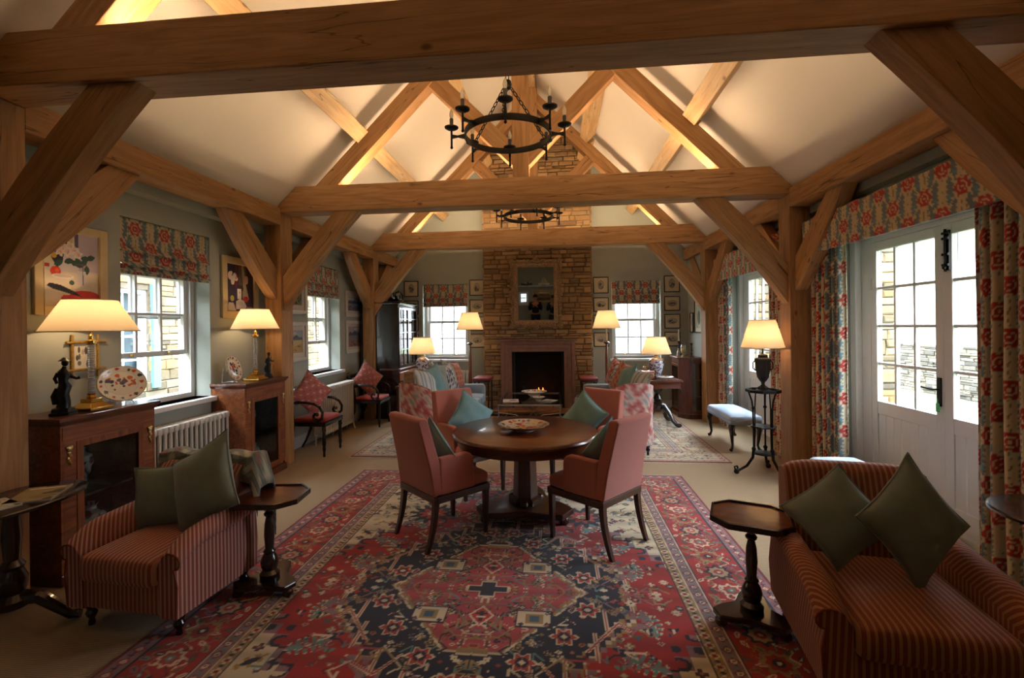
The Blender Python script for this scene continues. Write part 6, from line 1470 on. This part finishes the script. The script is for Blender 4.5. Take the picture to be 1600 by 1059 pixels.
st = stool(); st.location = (2.33, 6.56, 0); st['label'] = 'long blue upholstered stool with dark cabriole legs before the farther glazed doors'
copy_tree(st, None, 'long blue upholstered stool mostly hidden behind the bottom right armchair', (2.34, 3.86, 0), 0)
t = thing('iron_plant_stand', 'black cast iron octagonal stand on three scrolled feet holding the urn lamp', 'plant stand', (2.17, 5.24, 0))
h = .90; m = MB(); O = [(.17*math.cos(PI/8+k*PI/4), .17*math.sin(PI/8+k*PI/4)) for k in range(8)]; I = [(x*.86, y*.86) for x, y in O]
V = [(*p, h-.03) for p in O]+[(*p, h) for p in O]+[(*p, h) for p in I]+[(*p, h-.03) for p in I]; m.add(V, [(a*8+k, a*8+(k+1) % 8, ((a+1) % 4)*8+(k+1) % 8, ((a+1) % 4)*8+k) for a in range(4) for k in range(8)])
m.build('openwork_rim', BLACKM, t, smooth=0)
m = MB()
for k in range(8): a = k*PI/4; m.tube([(.05*math.cos(a), .05*math.sin(a), h-.015), (.10*math.cos(a+.25), .10*math.sin(a+.25), h-.015), (.155*math.cos(a), .155*math.sin(a), h-.015)], .006, 6)
m.lathe([(.07, h-.02), (.07, h-.005)], seg=24); m.build('pierced_top', BLACKM, t)
for k in range(3):
    a = -PI/2+.5+k*2*PI/3; ca, sa = math.cos(a), math.sin(a); f = lambda r_, z_: (r_*ca, r_*sa, z_)
    MB().tube([f(.145, h-.03), f(.115, h-.12), f(.105, h-.2), f(.10, .45), f(.10, .28)], .009, 8).tube([f(.075, h-.03), f(.085, h-.2), f(.085, .45), f(.09, .25)], .007, 8).ball(f(.10, h-.2), .018).ball(f(.10, .50), .02).ball(f(.10, .27), .022).build('upright', BLACKM, t)
    MB().tube([f(.10, .28), f(.11, .18), f(.17, .09), f(.25, .04), f(.29, .05), f(.295, .08), f(.27, .085), f(.262, .06)], [.016, .015, .014, .013, .011, .010, .010, .012], 8).ball(f(.275, .028), .028).build('scrolled_foot', BLACKM, t)
MB().lathe([(.13, .50), (.135, .505), (.13, .515), (.02, .515)], seg=6).build('lower_shelf', BLACKM, t, smooth=0)
MB().lathe([(.11, .22), (.115, .225), (.10, .235), (.02, .235)], seg=12).build('lower_tie', BLACKM, t)
t = thing('table_lamp', 'lit lamp with black urn base and cream shade on the iron stand', 'lamp', (2.17, 5.24, .90))
MB().lathe([(.055, 0), (.055, .02), (.03, .035), (.018, .05), (.02, .075), (.035, .09), (.06, .13), (.075, .22), (.08, .30), (.085, .31), (.078, .325), (.05, .335), (.05, .36), (.03, .37), (.01, .375), (.008, .44)], seg=8).build('urn', plain('black_painted_urn', '1e1b18', .5, noise=.2, nscale=20), t, smooth=20)
for s in (-1, 1): MB().tube([(s*.07, 0, .20), (s*.10, 0, .22), (s*.10, 0, .28), (s*.08, 0, .30)], .007, 6).build('handle', BLACKM, t)
lampshade(t, .44, .73, .21, .125, 260)
# ------------------------------------------------------------ the camera end of the room, seen in the mirror
o = MB().box(-1.75, .1, WN, WN+.16, 2.02, 2.05).build('wall_shelf', WHITEP, bevel=.004, smooth=0); tag(o, 'long white shelf on the camera-end wall carrying model boats, seen in the mirror', 'shelf')
def model_boat(label, loc, hull, L, sails):
    t = thing('model_boat', label, 'model boat', loc); n = 12; V = []; F = []
    for i in range(n+1):
        f = i/n*2-1; b = .045*(1-abs(f)**2.2)+.002; k = .02+.015*f*f
        V += [(f*L/2, -b, .07+k), (f*L/2*.94, 0, .02+k*.3), (f*L/2, b, .07+k)]
    for i in range(n): a = i*3; F += [(a, a+3, a+4, a+1), (a+1, a+4, a+5, a+2), (a, a+2, a+5, a+3)]
    m = MB(); m.add(V, F); m.build('hull', hull, t); MB().box(-.06, -.04, -.03, .03, 0, .05).box(.04, .06, -.03, .03, 0, .05).box(-.06, .06, -.006, .006, 0, .015).build('cradle', DARKW, t, smooth=0)
    MB().tube([(0, 0, .07), (0, 0, .36)], .004, 6).build('mast', OAKL, t)
    if sails:
        for P in (((.01, .10), (.01, .34), (.17, .10)), ((-.01, .10), (-.01, .33), (-.14, .10))): MB().prism(P, 'y', -.0015, .0015).build('sail', plain('sailcloth', 'd8ceb4', .9), t, smooth=0)
    else: MB().lathe([(.018, .08), (.018, .17)], (.05, 0, 0), 12).build('funnel', BLACKM, t); MB().box(-.10, .02, -.02, .02, .08, .12).build('deckhouse', WHITEP, t, smooth=0)
model_boat('white hulled model yacht with sails on the camera-end shelf', (-.45, WN+.08, 2.05), WHITEP, .46, True)
model_boat('dark red model steamer on the camera-end shelf', (-1.15, WN+.08, 2.05), plain('dull_red_hull', '5c2a20', .5), .46, False)
picture('brown seascape in gilt frame on the camera-end wall, seen in the mirror', (-.50, WN, 1.62), PI, .70, .46, .05, GILT, landscape(12, 'b09a68', '6f5a3a', '8a7448', '5c4c30', '2e281c'))
def person(label, loc, rz, coat, trousers, hair, h=1.72):
    """standing figure holding a phone up; one skinned body, clothes over it"""
    t = thing('person', label, 'person', loc, rz); k = h/1.75
    SK = plain('skin', 'b88468', .6)
    J = {'pelvis': (0, 0, .95, .15), 'waist': (0, .0, 1.10, .13), 'chest': (0, .0, 1.32, .155), 'neck0': (0, .01, 1.47, .065), 'neck': (0, .0, 1.54, .055), 'head': (0, -.01, 1.64, .085), 'crown': (0, -.0, 1.70, .07)}
    E = [('pelvis', 'waist'), ('waist', 'chest'), ('chest', 'neck0'), ('neck0', 'neck'), ('neck', 'head'), ('head', 'crown')]
    for s, q in ((-1, 'l'), (1, 'r')):
        J.update({'sh'+q: (s*.19, .0, 1.42, .06), 'el'+q: (s*.25, -.08, 1.16, .043), 'wr'+q: (s*.08, -.30, 1.30, .03), 'pa'+q: (s*.045, -.35, 1.34, .028), 'hi'+q: (s*.10, 0, .90, .10), 'kn'+q: (s*.11, -.01, .50, .062), 'an'+q: (s*.11, .02, .09, .042), 'to'+q: (s*.12, -.13, .04, .035)})
        E += [('chest', 'sh'+q), ('sh'+q, 'el'+q), ('el'+q, 'wr'+q), ('wr'+q, 'pa'+q), ('pelvis', 'hi'+q), ('hi'+q, 'kn'+q), ('kn'+q, 'an'+q), ('an'+q, 'to'+q)]
        for fi, (dx, L) in enumerate(((-.022, .055), (-.008, .065), (.008, .06), (.02, .05))):
            J['f%d%s' % (fi, q)] = (s*.045+dx, -.385, 1.36, .009); J['g%d%s' % (fi, q)] = (s*.045+dx-s*.012, -.40+.0, 1.36+L*.6, .008); E += [('pa'+q, 'f%d%s' % (fi, q)), ('f%d%s' % (fi, q), 'g%d%s' % (fi, q))]
        J['t'+q] = (s*.045-s*.035, -.36, 1.37, .010); E.append(('pa'+q, 't'+q))
    def skin(name, keys, edges, mat, grow, root):
        ks = list(keys); me = bpy.data.meshes.new(name); me.from_pydata([(J[a][0]*k, J[a][1]*k, J[a][2]*k) for a in ks], [(ks.index(a), ks.index(b)) for a, b in edges], [])
        o = bpy.data.objects.new(name, me); COL.objects.link(o); o.parent = t; me.materials.append(mat); o.modifiers.new('skin', 'SKIN').use_smooth_shade = True
        for i, a in enumerate(ks): v = me.skin_vertices[0].data[i]; v.radius = ((J[a][3]+grow)*k, (J[a][3]+grow)*k*(.72 if a in ('pelvis', 'waist', 'chest') else 1)); v.use_root = a == root
        q = o.modifiers.new('sub', 'SUBSURF'); q.levels = 1; q.render_levels = 2; return o
    skin('body', J.keys(), E, SK, 0, 'pelvis')
    up = ['pelvis', 'waist', 'chest', 'shl', 'ell', 'wrl', 'shr', 'elr', 'wrr']; skin('jacket', up, [e for e in E if e[0] in up and e[1] in up], coat, .014, 'pelvis')
    lo = ['pelvis', 'hil', 'knl', 'anl', 'hir', 'knr', 'anr']; skin('trousers', lo, [e for e in E if e[0] in lo and e[1] in lo], trousers, .012, 'pelvis')
    MB().ball((0, .015*k, 1.69*k), (.095*k, .105*k, .095*k), 16, 10).build('hair', hair, t)
    m = MB(); m.ball((0, -.10*k, 1.63*k), (.013, .016, .02), 8, 6); m.build('nose', SK, t)
    for s in (-1, 1): MB().ball((s*.032*k, -.085*k, 1.655*k), .011, 8, 6).build('eye', plain('eye_white', 'e8e4dc', .3), t); MB().ball((s*.088*k, 0, 1.64*k), (.012, .02, .028), 8, 6).build('ear', SK, t)
    MB().ball((0, -.088*k, 1.592*k), (.024, .008, .006), 8, 6).build('mouth', plain('lips', '96584c', .5), t)
    for s in (-1, 1): MB().ball((s*.115*k, -.05*k, .045), (.05, .13, .045), 12, 8).build('shoe', EBON, t)
    return t
DKC = plain('dark_wool_coat', '16171b', .9); NVC = plain('navy_jumper', '1b2130', .9); DKT = plain('dark_trousers', '1c1c1f', .9)
person('person in dark coat standing behind the camera, left figure in the mirror', (-.78, -.95, 0), PI, DKC, DKT, plain('dark_brown_hair', '1f1510', .8), 1.70)
person('person in navy jumper standing behind the camera, right figure in the mirror', (-.08, -1.0, 0), PI, NVC, DKT, plain('brown_hair', '3a281c', .8), 1.66)
